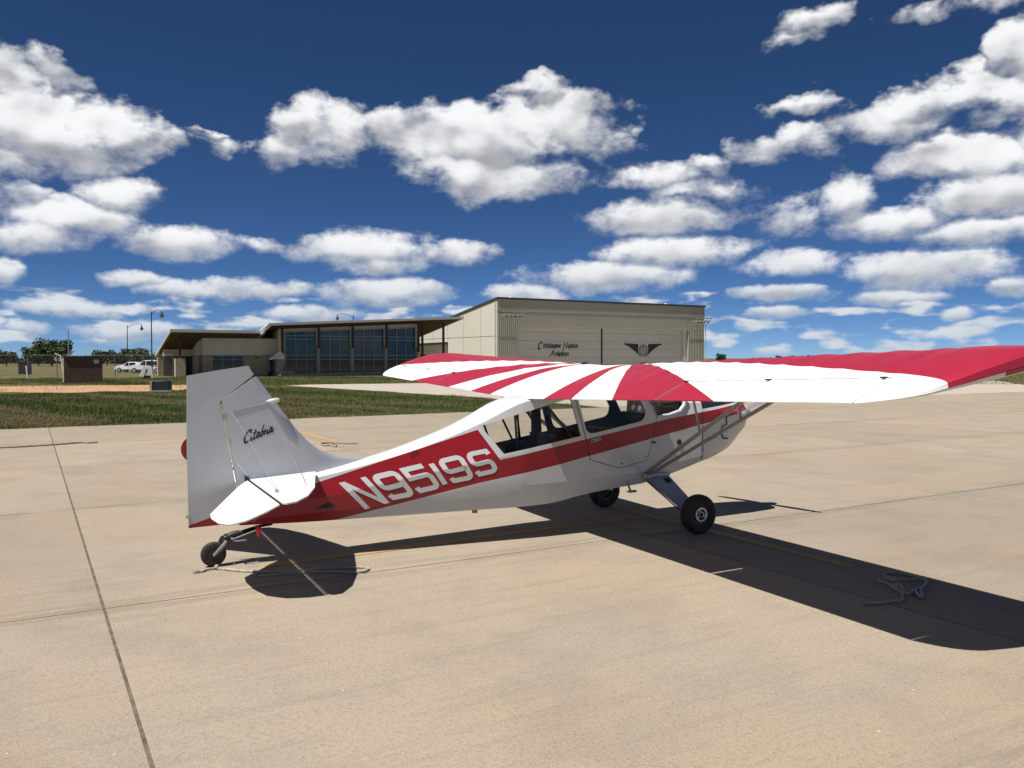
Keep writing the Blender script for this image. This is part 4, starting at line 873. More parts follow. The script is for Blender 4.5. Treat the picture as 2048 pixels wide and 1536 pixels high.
TAN = mat('tan_stucco', (.74, .67, .545), .9, vary=.10, vscale=.6, bump=.2, bscale=20); TBRICK = brickmat('tan_brick', (.46, .36, .245), (.37, .285, .19), (.42, .35, .27)); BBRICK = brickmat('brown_brick', (.10, .066, .048), (.075, .048, .036), (.10, .076, .06))
STONE = brickmat('cut_stone', (.42, .34, .25), (.34, .26, .18), (.40, .34, .27), .6); FASCIA = mat('roof_fascia', (.52, .49, .44), .5, .1, vary=.06); SOFFIT = mat('brown_soffit', (.075, .042, .027), .7, vary=.1); RUST = mat('brown_steel', (.055, .022, .014), .6, vary=.15)
FRAME = mat('aluminium_frame', (.30, .33, .35), .4, .4, vary=.05); PILASTER = mat('grey_pilaster', (.26, .27, .28), .6, vary=.05); ROOFM = mat('roof_metal', (.40, .39, .37), .5, .2)
def tinted(name, c): 
    m_ = mat(name, c, .06, vary=.35, vscale=.5, spec=.45); return m_
TEAL = tinted('tinted_pane', (.010, .064, .095)); TEALD = tinted('tinted_pane_dark', (.006, .030, .048))
TB = (24.5, 92.8)
term = empty('terminal_building', gp(*TB), GA); tag(term, 'low tan airport terminal with tall teal window wall and rising roof', 'building')
def L(u, v, z): return (u - TB[0], v - TB[1], z)
def part(name, mats, parent, *boxes, sm=None):
    mb = MB()
    for a, b_ in boxes: mb.box2(L(*a), L(*b_))
    return mb.obj(name, mats, parent, sm)
# tall hall
zt = lambda u: 4.87 + (u - 24.85) * .0489          # window head
zr = lambda u: 5.62 + (u - 23.0) * .0546           # underside of the tall roof
mb = MB()
mb.prism([L(24.1, 92.95, 0), L(40.95, 92.95, 0), L(40.95, 92.95, zr(40.95) - .45), L(24.1, 92.95, zr(24.1) - .45)], (0, 2, 0)); mb.obj('hall_wall', TAN, term)
for u in (24.1, 40.65): mb = MB(); mb.prism([L(u, 94.96, 0), L(u, 106, 0), L(u, 106, zr(u) - 2.4), L(u, 94.96, zr(u) - .76)], (.3, 0, 0)); mb.obj('hall_side_wall', TAN, term)
part('brick_base', TBRICK, term, ((24.2, 92.62, 0), (40.7, 92.94, .30)))
mb = MB(); mb.prism([L(22.3, 90.6, 5.48), L(45.95, 90.6, 6.77), L(45.95, 90.6, 7.02), L(22.5, 90.6, 5.76)], (0, 17.5, -2.6)); rf = mb.obj('tall_roof', FASCIA, term)
mb = MB(); mb.prism([L(22.4, 90.75, 5.435), L(45.7, 90.75, 6.71), L(45.7, 90.75, 6.74), L(22.4, 90.75, 5.465)], (0, 17.2, -2.55)); mb.obj('soffit', SOFFIT, rf)
mb = MB(); mb.prism([L(21.9, 90.58, 4.66), L(21.9, 90.58, 4.97), L(22.75, 90.58, 5.77), L(22.75, 90.58, 5.47)], (0, 17.5, -2.6)); mb.obj('roof_step', FASCIA, rf)
for a, b_ in ((24.83, 28.3), (28.67, 32.28), (32.67, 36.44), (36.81, 40.47)):
    wn = MB(); cols = [a + (b_ - a) * k / 3 for k in range(4)]; zs = [.30, 1.84, 2.32, 4.12, 4.50]
    for c in cols:
        c2 = min(max(c, a + .03), b_ - .03); wn.box2(L(c2 - .03, 92.72, .30), L(c2 + .03, 92.90, zt(c2)))
    for z in zs: wn.box2(L(a, 92.74, z - .03 if z > .3 else z), L(b_, 92.885, z + .03))
    wn.prism([L(a, 92.735, zt(a) - .03), L(b_, 92.735, zt(b_) - .03), L(b_, 92.735, zt(b_) + .04), L(a, 92.735, zt(a) + .04)], (0, .15, 0))
    w_ = wn.obj('window', FRAME, term)
    for i in range(3):
        x0, x1 = cols[i] + .03, cols[i + 1] - .03
        for j in range(5):
            z0 = zs[j] + .03; z1 = zs[j + 1] - .03 if j < 4 else None; jt = random.uniform(-.006, .006); v = 92.84
            pm = MB(); top0, top1 = (z1, z1) if z1 else (zt(x0) - .03, zt(x1) - .03)
            pm.prism([L(x0, v + jt, z0), L(x1, v - jt, z0), L(x1, v - jt, top1), L(x0, v + jt, top0)], (0, .012, 0)); pm.obj('pane', TEALD if j == 0 else TEAL, w_)
for a, b_ in ((28.33, 28.64), (32.31, 32.64), (36.47, 36.78), (40.5, 40.72)): part('pilaster', PILASTER, term, ((a, 92.60, .30), (b_, 92.93, 3.3)))
for u, z0 in ((24.37, 2.55), (28.48, 3.1), (32.47, 3.12), (36.62, 3.15), (40.7, 2.7), (41.2, 0), (44.0, 0)):
    part('steel_column', RUST, term, ((u - .11, 92.15, z0), (u + .11, 92.4, zr(u) - .45)))
    if u > 41: MB().box(L(u, 92.27, 2.35), (.62, .3, .16)).obj('column_collar', RUST, term)
# low wing
part('office_wall', TAN, term, ((16.3, 93.8, 2.30), (24.1, 95.0, 4.15))); part('office_brick', TBRICK, term, ((16.32, 93.74, 0), (17.22, 102, 2.30)), ((20.53, 93.74, 0), (23.62, 102, 2.30)), ((17.22, 93.74, 0), (20.53, 102, .66)), ((17.22, 94.4, .66), (20.53, 102, 2.30)))
wn = MB()
for c in (17.26, 18.32, 19.42, 20.49): wn.box2(L(c - .03, 93.80, .66), L(c + .03, 93.95, 2.26))
for z in (.69, 1.82, 2.25): wn.box2(L(17.24, 93.81, z - .025), L(20.51, 93.94, z + .025))
w_ = wn.obj('window', FRAME, term)
for i in range(3):
    for z0, z1 in ((.72, 1.79), (1.85, 2.22)):
        x0 = (17.26, 18.32, 19.42)[i] + .03; x1 = (18.32, 19.42, 20.49)[i] - .03; part('pane', TEAL, w_, ((x0, 93.88, z0), (x1, 93.89, z1)))
mb = MB(); mb.prism([L(12.75, 91.8, 4.68), L(22.4, 91.8, 4.68), L(22.4, 91.8, 4.97), L(12.75, 91.8, 4.97)], (0, 12, -2.55)); lr = mb.obj('low_roof', FASCIA, term)
mb = MB(); mb.prism([L(12.9, 91.95, 4.60), L(22.2, 91.95, 4.60), L(22.2, 91.95, 4.645), L(12.9, 91.95, 4.645)], (0, 11.5, -2.44)); mb.obj('soffit', SOFFIT, lr)
part('porch_wall', TAN, term, ((13.0, 99.0, 2.2), (16.29, 99.4, 2.95))); part('porch_brick', BBRICK, term, ((13.0, 98.95, 0), (16.28, 99.38, 2.2)))
mb = MB(); mb.prism([L(16.05, 95.01, 2.3), L(16.05, 98.9, 2.3), L(16.05, 98.9, 3.05), L(16.05, 95.01, 3.90)], (.24, 0, 0)); mb.obj('porch_return', TAN, term); part('porch_return_brick', TBRICK, term, ((16.0, 95.0, 0), (16.28, 98.9, 2.29)))
part('porch_pier', TBRICK, term, ((13.36, 92.7, 0), (14.34, 93.7, 1.95))); part('porch_pier', TBRICK, term, ((12.75, 101.5, 0), (13.4, 102.3, 2.1))); part('porch_post', RUST, term, ((13.76, 93.1, 1.96), (13.98, 93.3, 4.33)))
MB().box(L(13.87, 93.2, 3.05), (.7, .3, .14)).obj('column_collar', RUST, term)
part('porch_door', TEALD, term, ((14.8, 98.9, .05), (15.6, 98.94, 2.1)))
# stone entrance between the wings
part('stone_pier', STONE, term, ((23.72, 92.3, 0), (24.42, 93.3, 1.78))); part('stone_plinth', STONE, term, ((24.0, 91.9, 0), (25.6, 92.6, .55)))
mb = MB(); mb.prism([L(22.9, 92.0, 1.86), L(24.6, 92.0, 1.86), L(24.6, 92.0, 2.15), L(24.15, 92.0, 2.75), L(23.95, 92.0, 2.75)], (0, 1.2, 0)); mb.obj('entrance_hood', TAN, term)
ed = part('entrance_door', FRAME, term, ((22.98, 93.55, 0), (23.05, 93.7, 1.85)), ((23.62, 93.55, 0), (23.69, 93.7, 1.85)), ((23.05, 93.56, 1.78), (23.62, 93.69, 1.85))); part('pane', TEALD, ed, ((23.06, 93.6, .05), (23.61, 93.62, 1.77)))
MB().box(L(21.9, 93.70, 2.05), (.36, .10, .14)).obj('wall_light', BLACK, term)
MB().box(L(22.5, 93.70, .45), (.22, .08, .10)).obj('wall_box', FASCIA, term)
# ---------------------------------------------------------------- hangar
HB_ = (63.42, 113.5)
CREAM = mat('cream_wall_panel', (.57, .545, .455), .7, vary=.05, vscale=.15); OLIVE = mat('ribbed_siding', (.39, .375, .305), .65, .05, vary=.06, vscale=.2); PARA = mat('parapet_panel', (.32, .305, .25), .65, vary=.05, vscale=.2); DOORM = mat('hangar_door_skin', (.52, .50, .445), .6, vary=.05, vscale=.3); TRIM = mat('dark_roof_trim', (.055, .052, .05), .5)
hang = empty('hangar', gp(*HB_), GA); tag(hang, 'large cream aircraft hangar with grey sliding doors behind the airplane', 'hangar')
def H(u, v, z): return (u - HB_[0], v - HB_[1], z)
zroof = lambda v: 11.2 - (v - 113.5) * .141
mb = MB(); mb.prism([H(63.42, 113.75, 0), H(63.42, 152, 0), H(63.42, 152, zroof(152)), H(63.42, 113.75, zroof(113.75))], (.3, 0, 0)); mb.obj('side_wall', CREAM, hang)
mb = MB(); mb.prism([H(106.2, 113.75, 0), H(106.2, 152, 0), H(106.2, 152, zroof(152)), H(106.2, 113.75, zroof(113.75))], (.3, 0, 0)); mb.obj('side_wall', CREAM, hang)
mb = MB(); mb.prism([H(63.25, 113.3, zroof(113.3) + .02), H(63.25, 152.2, zroof(152.2) + .02), H(63.25, 152.2, zroof(152.2) + .28), H(63.25, 113.3, zroof(113.3) + .28)], (43.5, 0, 0)); mb.obj('roof', TRIM, hang)
mb = MB(); mb.box2(H(63.39, 113.76, 5.44), H(63.41, 151, 5.50)); mb.obj('panel_joint', PARA, hang)
for v in np.arange(119, 150, 6.1): mb = MB(); mb.box2(H(63.395, v, .2), H(63.412, v + .05, zroof(v) - .15)); mb.obj('panel_seam', PARA, hang)
mb = MB(); mb.tube([H(63.3, 114.1, .1), H(63.3, 114.1, 10.8)], .07, 6); mb.obj('downpipe', CREAM, hang)
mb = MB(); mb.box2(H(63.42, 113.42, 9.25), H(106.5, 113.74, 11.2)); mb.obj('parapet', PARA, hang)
def ribbed(name, u0, u1, z0, z1, pitch=.36):
    mb = MB(); mb.box2(H(u0, 113.5, z0), H(u1, 113.74, z1)); n = int((u1 - u0) / pitch)
    for k in range(n): c = u0 + (k + .5) * (u1 - u0) / n; mb.box2(H(c - .07, 113.44, z0 + .01), H(c + .07, 113.51, z1 - .01))
    o = mb.obj(name, OLIVE, hang); return o
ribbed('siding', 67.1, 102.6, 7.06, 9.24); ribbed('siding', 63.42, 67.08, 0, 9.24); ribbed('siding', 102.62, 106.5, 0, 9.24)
for u0, u1 in ((63.5, 67.0), (102.7, 106.4)): mb = MB(); mb.box2(H(u0, 113.40, 5.37), H(u1, 113.45, 5.44)); mb.obj('siding_joint', PARA, hang)
mb = MB(); mb.box2(H(67.09, 113.40, 6.98), H(102.6, 114.2, 7.05)); mb.obj('door_header', CREAM, hang)
mb = MB(); mb.box2(H(101.72, 113.8, 0), H(102.6, 114.0, 6.97)); mb.obj('door_jamb', CREAM, hang)
zz = [0, .75, 2.1, 3.44, 4.77, 6.13, 6.96]
for u0, u1 in ((67.12, 83.72), (84.02, 101.7)):
    d = empty('hangar_door'); d.parent = hang
    for k in range(6):
        mb = MB(); mb.box2(H(u0, 114.0, zz[k] + .02), H(u1, 114.12, zz[k + 1] - .02)); mb.obj('door_panel', DOORM, d)
    mb = MB(); mb.box2(H(u0, 114.07, 0), H(u1, 114.2, 6.96)); mb.obj('door_frame', PARA, d)
mb = MB(); mb.box2(H(83.76, 113.9, 0), H(83.98, 114.1, 6.96)); mb.obj('door_post', RUST, hang)
for u0, z0 in ((63.7, 9.15), (103.2, 9.05)):                     # light racks either side of the doors
    rk = MB(); rk.box2(H(u0, 112.1, z0), H(u0 + 4.0, 112.25, z0 + .14)); rk.box2(H(u0 + .15, 112.0, z0 - .45), H(u0 + 3.6, 112.12, z0 - .30))
    for k in range(5): rk.box2(H(u0 + .25 + k * .8, 112.1, z0 - .5), H(u0 + .33 + k * .8, 113.45, z0 - .42)); rk.box2(H(u0 + .25 + k * .8, 112.1, z0 - .45), H(u0 + .33 + k * .8, 112.2, z0 + .05))
    rk_ = rk.obj('light_rack', OLIVE, hang)
    for k in range(4):
        mb = MB(); mb.box(H(u0 + .75 + k * .8, 112.3, z0 - .62), (.26, .2, .24)); mb.obj('floodlight', TRIM, rk_)
def text(body, size, u, z, m_, parent, shear=.18, bold=.012, sx=1.):
    cu = bpy.data.curves.new('t', 'FONT'); cu.body = body; cu.size = size; cu.shear = shear; cu.offset = bold; cu.align_x = 'CENTER'; cu.extrude = .004
    ob = bpy.data.objects.new('t', cu); COL.objects.link(ob); dg = bpy.context.evaluated_depsgraph_get(); me = bpy.data.meshes.new_from_object(ob.evaluated_get(dg)); bpy.data.objects.remove(ob)
    for v in me.vertices: v.co = Vector(H(u + v.co.x * sx, 113.985 - v.co.z, z + v.co.y))
    return link('door_lettering', me, parent, m_)
drs = [o for o in hang.children if o.name.startswith('hangar_door')]
def swash(pts, w_, parent):
    mb = MB()
    for qd in stroke2(dense(pts, .08, False), w_): mb.add([H(q.x, 113.975, q.y) for q in qd], [(0, 1, 2, 3)])
    mb.obj('door_lettering', INK, parent, fixn=False)
text('hickasaw', 1.2, 73.85, 3.66, INK, drs[0], .22, .042, .80); text('ation', 1.2, 78.0, 3.66, INK, drs[0], .22, .042, .82); text('viation', 1.2, 75.75, 2.34, INK, drs[0], .22, .042, .84)
swash([(72.0, 4.32), (71.95, 4.56), (71.7, 4.55), (71.42, 4.3), (71.28, 3.85), (71.34, 3.5), (71.55, 3.45), (71.72, 3.62)], .19, drs[0]); swash([(71.28, 3.9), (71.18, 3.5), (71.28, 3.22)], .10, drs[0])
swash([(75.95, 3.32), (76.1, 3.35), (76.3, 4.48)], .14, drs[0]); swash([(76.25, 4.48), (76.75, 3.68), (77.0, 4.6)], .15, drs[0])
swash([(73.35, 2.28), (73.65, 2.45), (74.15, 3.25), (74.22, 2.36)], .16, drs[0]); swash([(73.75, 2.68), (74.2, 2.68)], .10, drs[0])
# winged emblem
em = MB(); c0 = (92.78, 3.36)
def epoly(pts, dz=0): em.add([H(p[0], 113.972 - dz, p[1]) for p in pts], [tuple(range(len(pts)))])
for sg in (-1, 1):
    for k in range(10):
        t = k / 9; rx, ry = 1.06 + .06 * math.sin(math.pi * t) - .35 * t**4, .92 - 1.8 * t; tx, ty = 4.2 - 3.55 * t**.8, 1.02 - 2.1 * t**1.1
        d = Vector((tx - rx, ty - ry)); nn = Vector((-d.y, d.x)).normalized(); w0, w1 = .11, .165
        q = [(rx - nn.x * w0, ry - nn.y * w0), (rx + nn.x * w0, ry + nn.y * w0), (tx + nn.x * w1 - d.x * .06, ty + nn.y * w1 - d.y * .06), (tx, ty), (tx - nn.x * w1 - d.x * .10, ty - nn.y * w1 - d.y * .10)]
        epoly([(c0[0] + sg * x, c0[1] + y) for x, y in q], .0006 * k)
ring = lambda r0, r1: [epoly([(c0[0] + r0 * math.cos(a), c0[1] + r0 * math.sin(a) * 1.08), (c0[0] + r1 * math.cos(a), c0[1] + r1 * math.sin(a) * 1.08), (c0[0] + r1 * math.cos(b_), c0[1] + r1 * math.sin(b_) * 1.08), (c0[0] + r0 * math.cos(b_), c0[1] + r0 * math.sin(b_) * 1.08)]) for a, b_ in ((k * math.pi / 16, (k + 1) * math.pi / 16) for k in range(32))]
ring(.80, .93); ring(.54, .66)
for qd in stroke2(dense([(c0[0] + .2, c0[1] + .3), (c0[0] - .05, c0[1] + .38), (c0[0] - .2, c0[1] + .15), (c0[0] + .1, c0[1] - .05), (c0[0] + .05, c0[1] - .3), (c0[0] - .22, c0[1] - .28)], .08, False), .11): epoly([(q.x, q.y) for q in qd], .002)
em.obj('winged_emblem', mat('emblem_ink', (.012, .016, .03), .6), drs[1], fixn=False)
an = MB(); an.prism([H(50, 131.3, 0), H(63.3, 131.3, 0), H(63.3, 131.3, 4.45), H(50, 131.3, 3.5)], (0, 8, 0)); an.obj('annex', OLIVE, hang); an = MB(); an.prism([H(49.8, 131.1, 3.48), H(63.35, 131.1, 4.46), H(63.35, 131.1, 4.8), H(49.8, 131.1, 3.82)], (0, 8.3, 0)); an.obj('annex_roof', SOFFIT, hang)
for u in (66.5, 98.5): MB().lathe([(.35, 0), (.35, .35), (.2, .5)], H(u, 114.8, 11.25), 'z', 12).obj('roof_vent', FASCIA, hang)
t_ = empty('mast', (34.9, 150.2, 0)); tag(t_, 'thin grey mast standing at the right corner of the hangar', 'mast'); MB().tube([(0, 0, 0), (0, 0, 8.1)], [.08, .05], 8).obj('pole', PARA, t_); MB().lathe([(.16, 0), (.16, .06), (.09, .1)], (0, 0, 0), 'z', 10).obj('base_plate', PARA, t_)
# ---------------------------------------------------------------- street lamps
POST = mat('lamp_post_black', (.010, .012, .016), .5); LENS = mat('lamp_lens', (.5, .5, .45), .3)
def lamp(x, y, top, arm, label):
    t = empty('street_lamp', (x, y, 0)); tag(t, label, 'lamp', 'street lamps round the terminal')
    sgn = 1 if arm > 0 else -1; a = abs(arm)
    MB().lathe([(.20, 0), (.20, .10), (.13, .16), (.11, 1.0), (.085, 1.1)], (0, 0, 0), 'z', 14).obj('base', POST, t, sm=40)
    MB().tube([(0, 0, 1.05), (0, 0, top * .6), (0, 0, top - .35)], [.085, .07, .055], 10).obj('pole', POST, t, sm=40); MB().lathe([(.02, .35), (.05, .2), (.075, .1), (.075, 0)], (0, 0, top - .5), 'z', 10).obj('finial', POST, t, sm=40)
    MB().tube(crv([(0, 0, top - .62), (sgn * a * .18, 0, top - .42), (sgn * a * .45, 0, top - .06), (sgn * a * .8, 0, top), (sgn * a, 0, top - .05), (sgn * a * 1.02, 0, top - .25)], 4), .035, 8).obj('arm', POST, t, sm=40)
    hd = MB().lathe([(.05, 0), (.09, -.08), (.12, -.30), (.27, -.55), (.29, -.66)], (sgn * a * 1.02, 0, top - .2), 'z', 16).obj('lamp_shade', POST, t, sm=40); MB().lathe([(.20, -.66), (.17, -.80), (.05, -.86)], (sgn * a * 1.02, 0, top - .2), 'z', 14).obj('lens', LENS, hd, sm=40)
lamp(-45.4, 105, 8.05, 1.28, 'tall black street lamp nearest the left end of the terminal'); lamp(-62.3, 135, 7.5, 2.3, 'shorter black street lamp, left of the other two'); lamp(-25.7, 135, 9.15, -2.5, 'street lamp showing only its head above the terminal roof')
# ---------------------------------------------------------------- brick enclosure, cabinets, poles
sh = empty('brick_enclosure', gp(3.9, 76.3), GA); tag(sh, 'square brown brick utility enclosure with a small white sign', 'enclosure')
mb = MB(); mb.box((0, 0, 1.05), (2.75, 2.2, 2.1)); mb.obj('wall', BBRICK, sh); mb = MB(); mb.box((0, 0, 2.13), (2.9, 2.35, .09)); mb.obj('coping', BBRICK, sh); mb = MB(); mb.box((-1.395, 0, 1.05), (.03, 1.9, 2.05)); mb.obj('lit_end_panel', STONE, sh)  # pale end panel: the sunlight on this end is put into its colour
SIGNW = mat('sign_white', (.75, .77, .75), .5, vary=.05); mb = MB(); mb.box((.93, -1.115, 1.72), (.36, .025, .30)); sg_ = mb.obj('sign', SIGNW, sh); 
for k in range(3): MB().box((.93, -1.13, 1.80 - k * .07), (.26, .004, .025)).obj('sign_line', INK, sg_)
bx = empty('utility_box', (-21.2, 50.3, 0), R(12)); tag(bx, 'low dark green utility box with a pale concrete end, standing in the grass', 'utility box')
mb = MB(); mb.box((.05, 0, .33), (1.0, .7, .60)); bo = mb.obj('cabinet', mat('dark_green_steel', (.012, .022, .022), .5, vary=.2), bx); b3 = bmesh.new(); b3.from_mesh(bo.data); bmesh.ops.bevel(b3, geom=b3.edges[:], offset=.04, segments=3, affect='EDGES'); b3.to_mesh(bo.data); b3.free(); smooth(bo.data, 40)
mb = MB(); mb.box((-.52, 0, .30), (.12, .76, .60)); mb.obj('concrete_end', LANE, bx); mb = MB(); mb.box((0, 0, .0), (1.3, .9, .10)); mb.obj('plinth', LANE, bx)
wb = empty('white_cabinet', (-35.6, 81, 0), R(20)); tag(wb, 'white slant-sided equipment cabinet leaning by the fence near the parked cars', 'cabinet')
mb = MB(); mb.prism([(-.62, -.35, .22), (-.18, -.35, .18), (.05, -.35, 1.12), (-.28, -.35, 1.10)], (0, .7, 0)); mb.obj('lid', SIGNW, wb); mb = MB(); mb.prism([(0.02, -.3, .05), (.62, -.3, .05), (.55, -.3, 1.10), (.1, -.3, 1.15)], (0, .6, 0)); mb.obj('body', SIGNW, wb); mb = MB(); mb.box((.1, -.3, .15), (.6, .1, .3)); mb.obj('base', BLACK, wb)
p_ = empty('flagpole', (-47.9, 90, 0)); tag(p_, 'thin bare flagpole rising behind the brick enclosure', 'pole'); MB().tube([(0, 0, 0), (0, 0, 4.95)], [.07, .05], 8).obj('pole', STRUT, p_); MB().lathe([(.06, 0), (.09, .06), (.02, .12)], (0, 0, 4.93), 'z', 10).obj('finial', STRUT, p_)
p_ = empty('leaning_post', (-44.1, 82, 0)); tag(p_, 'white fence brace post leaning left of the brick enclosure', 'post'); MB().tube([(0, 0, 0), (-.35, 0, 2.2)], .05, 8).obj('post', SIGNW, p_); MB().tube([(-.35, 0, 2.2), (-.9, 0, 2.45)], .03, 6).obj('brace', SIGNW, p_)
p_ = empty('marker_post', (-48.9, 84, 0)); tag(p_, 'short white marker post in the grass inside the fence', 'post'); MB().tube([(0, 0, 0), (-.1, 0, 1.15)], .06, 8).obj('post', SIGNW, p_); MB().lathe([(.07, 0), (.02, .06)], (-.1, 0, 1.14), 'z', 8).obj('cap', SIGNW, p_)
p_ = empty('equipment_cabinet', (-58.5, 100, 0)); tag(p_, 'dark equipment cabinet behind the fence at the far left', 'cabinet'); mb = MB(); mb.box((0, 0, .75), (1.2, .7, 1.4)); mb.obj('cabinet', BLACK, p_); mb = MB(); mb.box((0, 0, 1.48), (1.3, .8, .07)); mb.obj('cap', BLACK, p_)
# ---- fence
FEN = mat('galvanised_steel', (.16, .16, .155), .6, .3, vary=.1)
fn = empty('chain_link_fence', (-48, 86, 0)); tag(fn, 'chain-link fence running behind the brick enclosure towards the terminal', 'fence')
fx0, fx1 = -14.0, 13.0
for k in range(10):
    x = fx0 + (fx1 - fx0) * k / 9; MB().tube([(x, 0, 0), (x, 0, 2.35)], .04, 8).obj('post', FEN, fn)
for z in (2.3,): MB().tube([(fx0, 0, z), (fx1, 0, z)], .016, 6).obj('rail', FEN, fn)
ms = MB(); n = int((fx1 - fx0) / .14)
for k in range(-16, n):
    for d in (1, -1):
        x = fx0 + k * .14; xa, xb = x, x + 2.2
        za, zb = (.1, 2.3) if d > 0 else (2.3, .1)
        if xa < fx0: t = (fx0 - xa) / 2.2; za = za + (zb - za) * t; xa = fx0
        if xb > fx1: t = (fx1 - xa) / (xb - xa); zb = za + (zb - za) * t; xb = fx1
        ms.tube([(xa, .01 * d, za), (xb, .01 * d, zb)], .0035, 3, cap=False)
ms.obj('wire_mesh', FEN, fn, fixn=False)
# ---- parked cars
CARW = mat('car_white', (.72, .73, .74), .25, vary=.02, coat=.6); CARD = mat('car_dark', (.03, .04, .055), .25, vary=.1, coat=.6); CGL = tinted('car_glass', (.008, .010, .012)); LAMPG = mat('headlight', (.7, .7, .7), .1); LAMPR = mat('tail_light', (.35, .01, .01), .2)
def car(x, y, rz, body, suv, label):
    t = empty('parked_car', (x, y, 0), rz); tag(t, label, 'car', 'cars parked beyond the fence')
    Lg, W, Hh = (4.7, 1.85, 1.72) if suv else (4.5, 1.8, 1.46)
    prof = [(-.5, .25), (-.495, .52), (-.48, .60), (-.43, .98 if suv else .62), (-.36, .985 if suv else .68), (-.25, 1.0), (.06, .99), (.22, .66), (.44, .56), (.495, .46), (.5, .25)] if suv else [(-.5, .28), (-.49, .62), (-.36, .70), (-.22, .98), (.04, 1.0), (.20, .70), (.45, .58), (.495, .45), (.5, .25)]
    P = [(a * Lg, b_ * Hh) for a, b_ in prof]; mb = MB(); vs = []; n = len(P); belt = .62 * Hh
    ws = lambda z, k: W / 2 * (1 if z < belt else 1 - .28 * (z - belt) / (Hh - belt)) * (.90 if k in (0, n - 1) else 1)
    for sg in (-1, 1):
        for k, (a, z) in enumerate(P): vs.append((a, sg * ws(z, k), z))
    mb.add(vs, [tuple(range(n)), tuple(range(2 * n - 1, n - 1, -1))] + [(k, (k + 1) % n, n + (k + 1) % n, n + k) for k in range(n)]); bo = mb.obj('body', body, t); b3 = bmesh.new(); b3.from_mesh(bo.data); bmesh.ops.bevel(b3, geom=b3.edges[:], offset=.05, segments=2, affect='EDGES'); b3.to_mesh(bo.data); b3.free(); smooth(bo.data, 35)
    xs = ((-.42, -.24), (-.225, -.02), (0, .15)) if suv else ((-.24, -.02), (0, .145))
    for sg in (-1, 1):
        for a, b_ in xs:
            z0, z1 = belt + .03, Hh * .93; sh_ = .07 * Lg if b_ > .1 else 0; y0, y1 = ws(z0, 3) + .006, ws(z1, 3) + .006
            m2 = MB(); m2.add([(a * Lg, sg * y0, z0), (b_ * Lg, sg * y0, z0), (b_ * Lg - sh_, sg * y1, z1), (a * Lg + (.12 if not suv and a < -.2 else 0), sg * y1, z1)], [(0, 1, 2, 3) if sg < 0 else (3, 2, 1, 0)]); m2.obj('side_window', CGL, t, fixn=False)
    kf = [k for k in range(n) if P[k][1] > .95 * Hh][-1]; a, b_ = P[kf], P[kf + 1]
    m2 = MB(); m2.add([(a[0] + .05, -ws(a[1], 3) * .92, a[1] - .03), (a[0] + .05, ws(a[1], 3) * .92, a[1] - .03), (b_[0] + .03, W * .45, b_[1] + .03), (b_[0] + .03, -W * .45, b_[1] + .03)], [(0, 1, 2, 3)]); m2.obj('windscreen', CGL, t, fixn=False)
    for a in (-.31, .31):
        for sg in (-1, 1):
            w_ = empty('wheel', (a * Lg, sg * W * .45, .34)); w_.parent = t
            MB().lathe([(.2, -.11), (.33, -.10), (.34, 0), (.33, .10), (.2, .11)], (0, 0, 0), 'y', 24).obj('tyre', RUBBER, w_, sm=40); MB().lathe([(.20, -.118), (.08, -.10), (.08, .10), (.20, .118)], (0, 0, 0), 'y', 20).obj('rim', STEEL, w_, sm=40)
    for sg in (-1, 1): MB().box((.478 * Lg, sg * W * .36, .5 * Hh), (.10, .36, .14)).obj('headlight', LAMPG, t); MB().box((-.488 * Lg, sg * W * .40, .6 * Hh), (.08, .18, .3)).obj('tail_light', LAMPR, t)
car(-49.0, 112, R(184), CARW, True, 'white sport utility vehicle parked behind the white cabinet'); car(-53.4, 117, R(172), CARW, False, 'white car parked left of the sport utility vehicle'); car(-55.3, 121, R(175), CARD, False, 'dark car half hidden left of the white car')
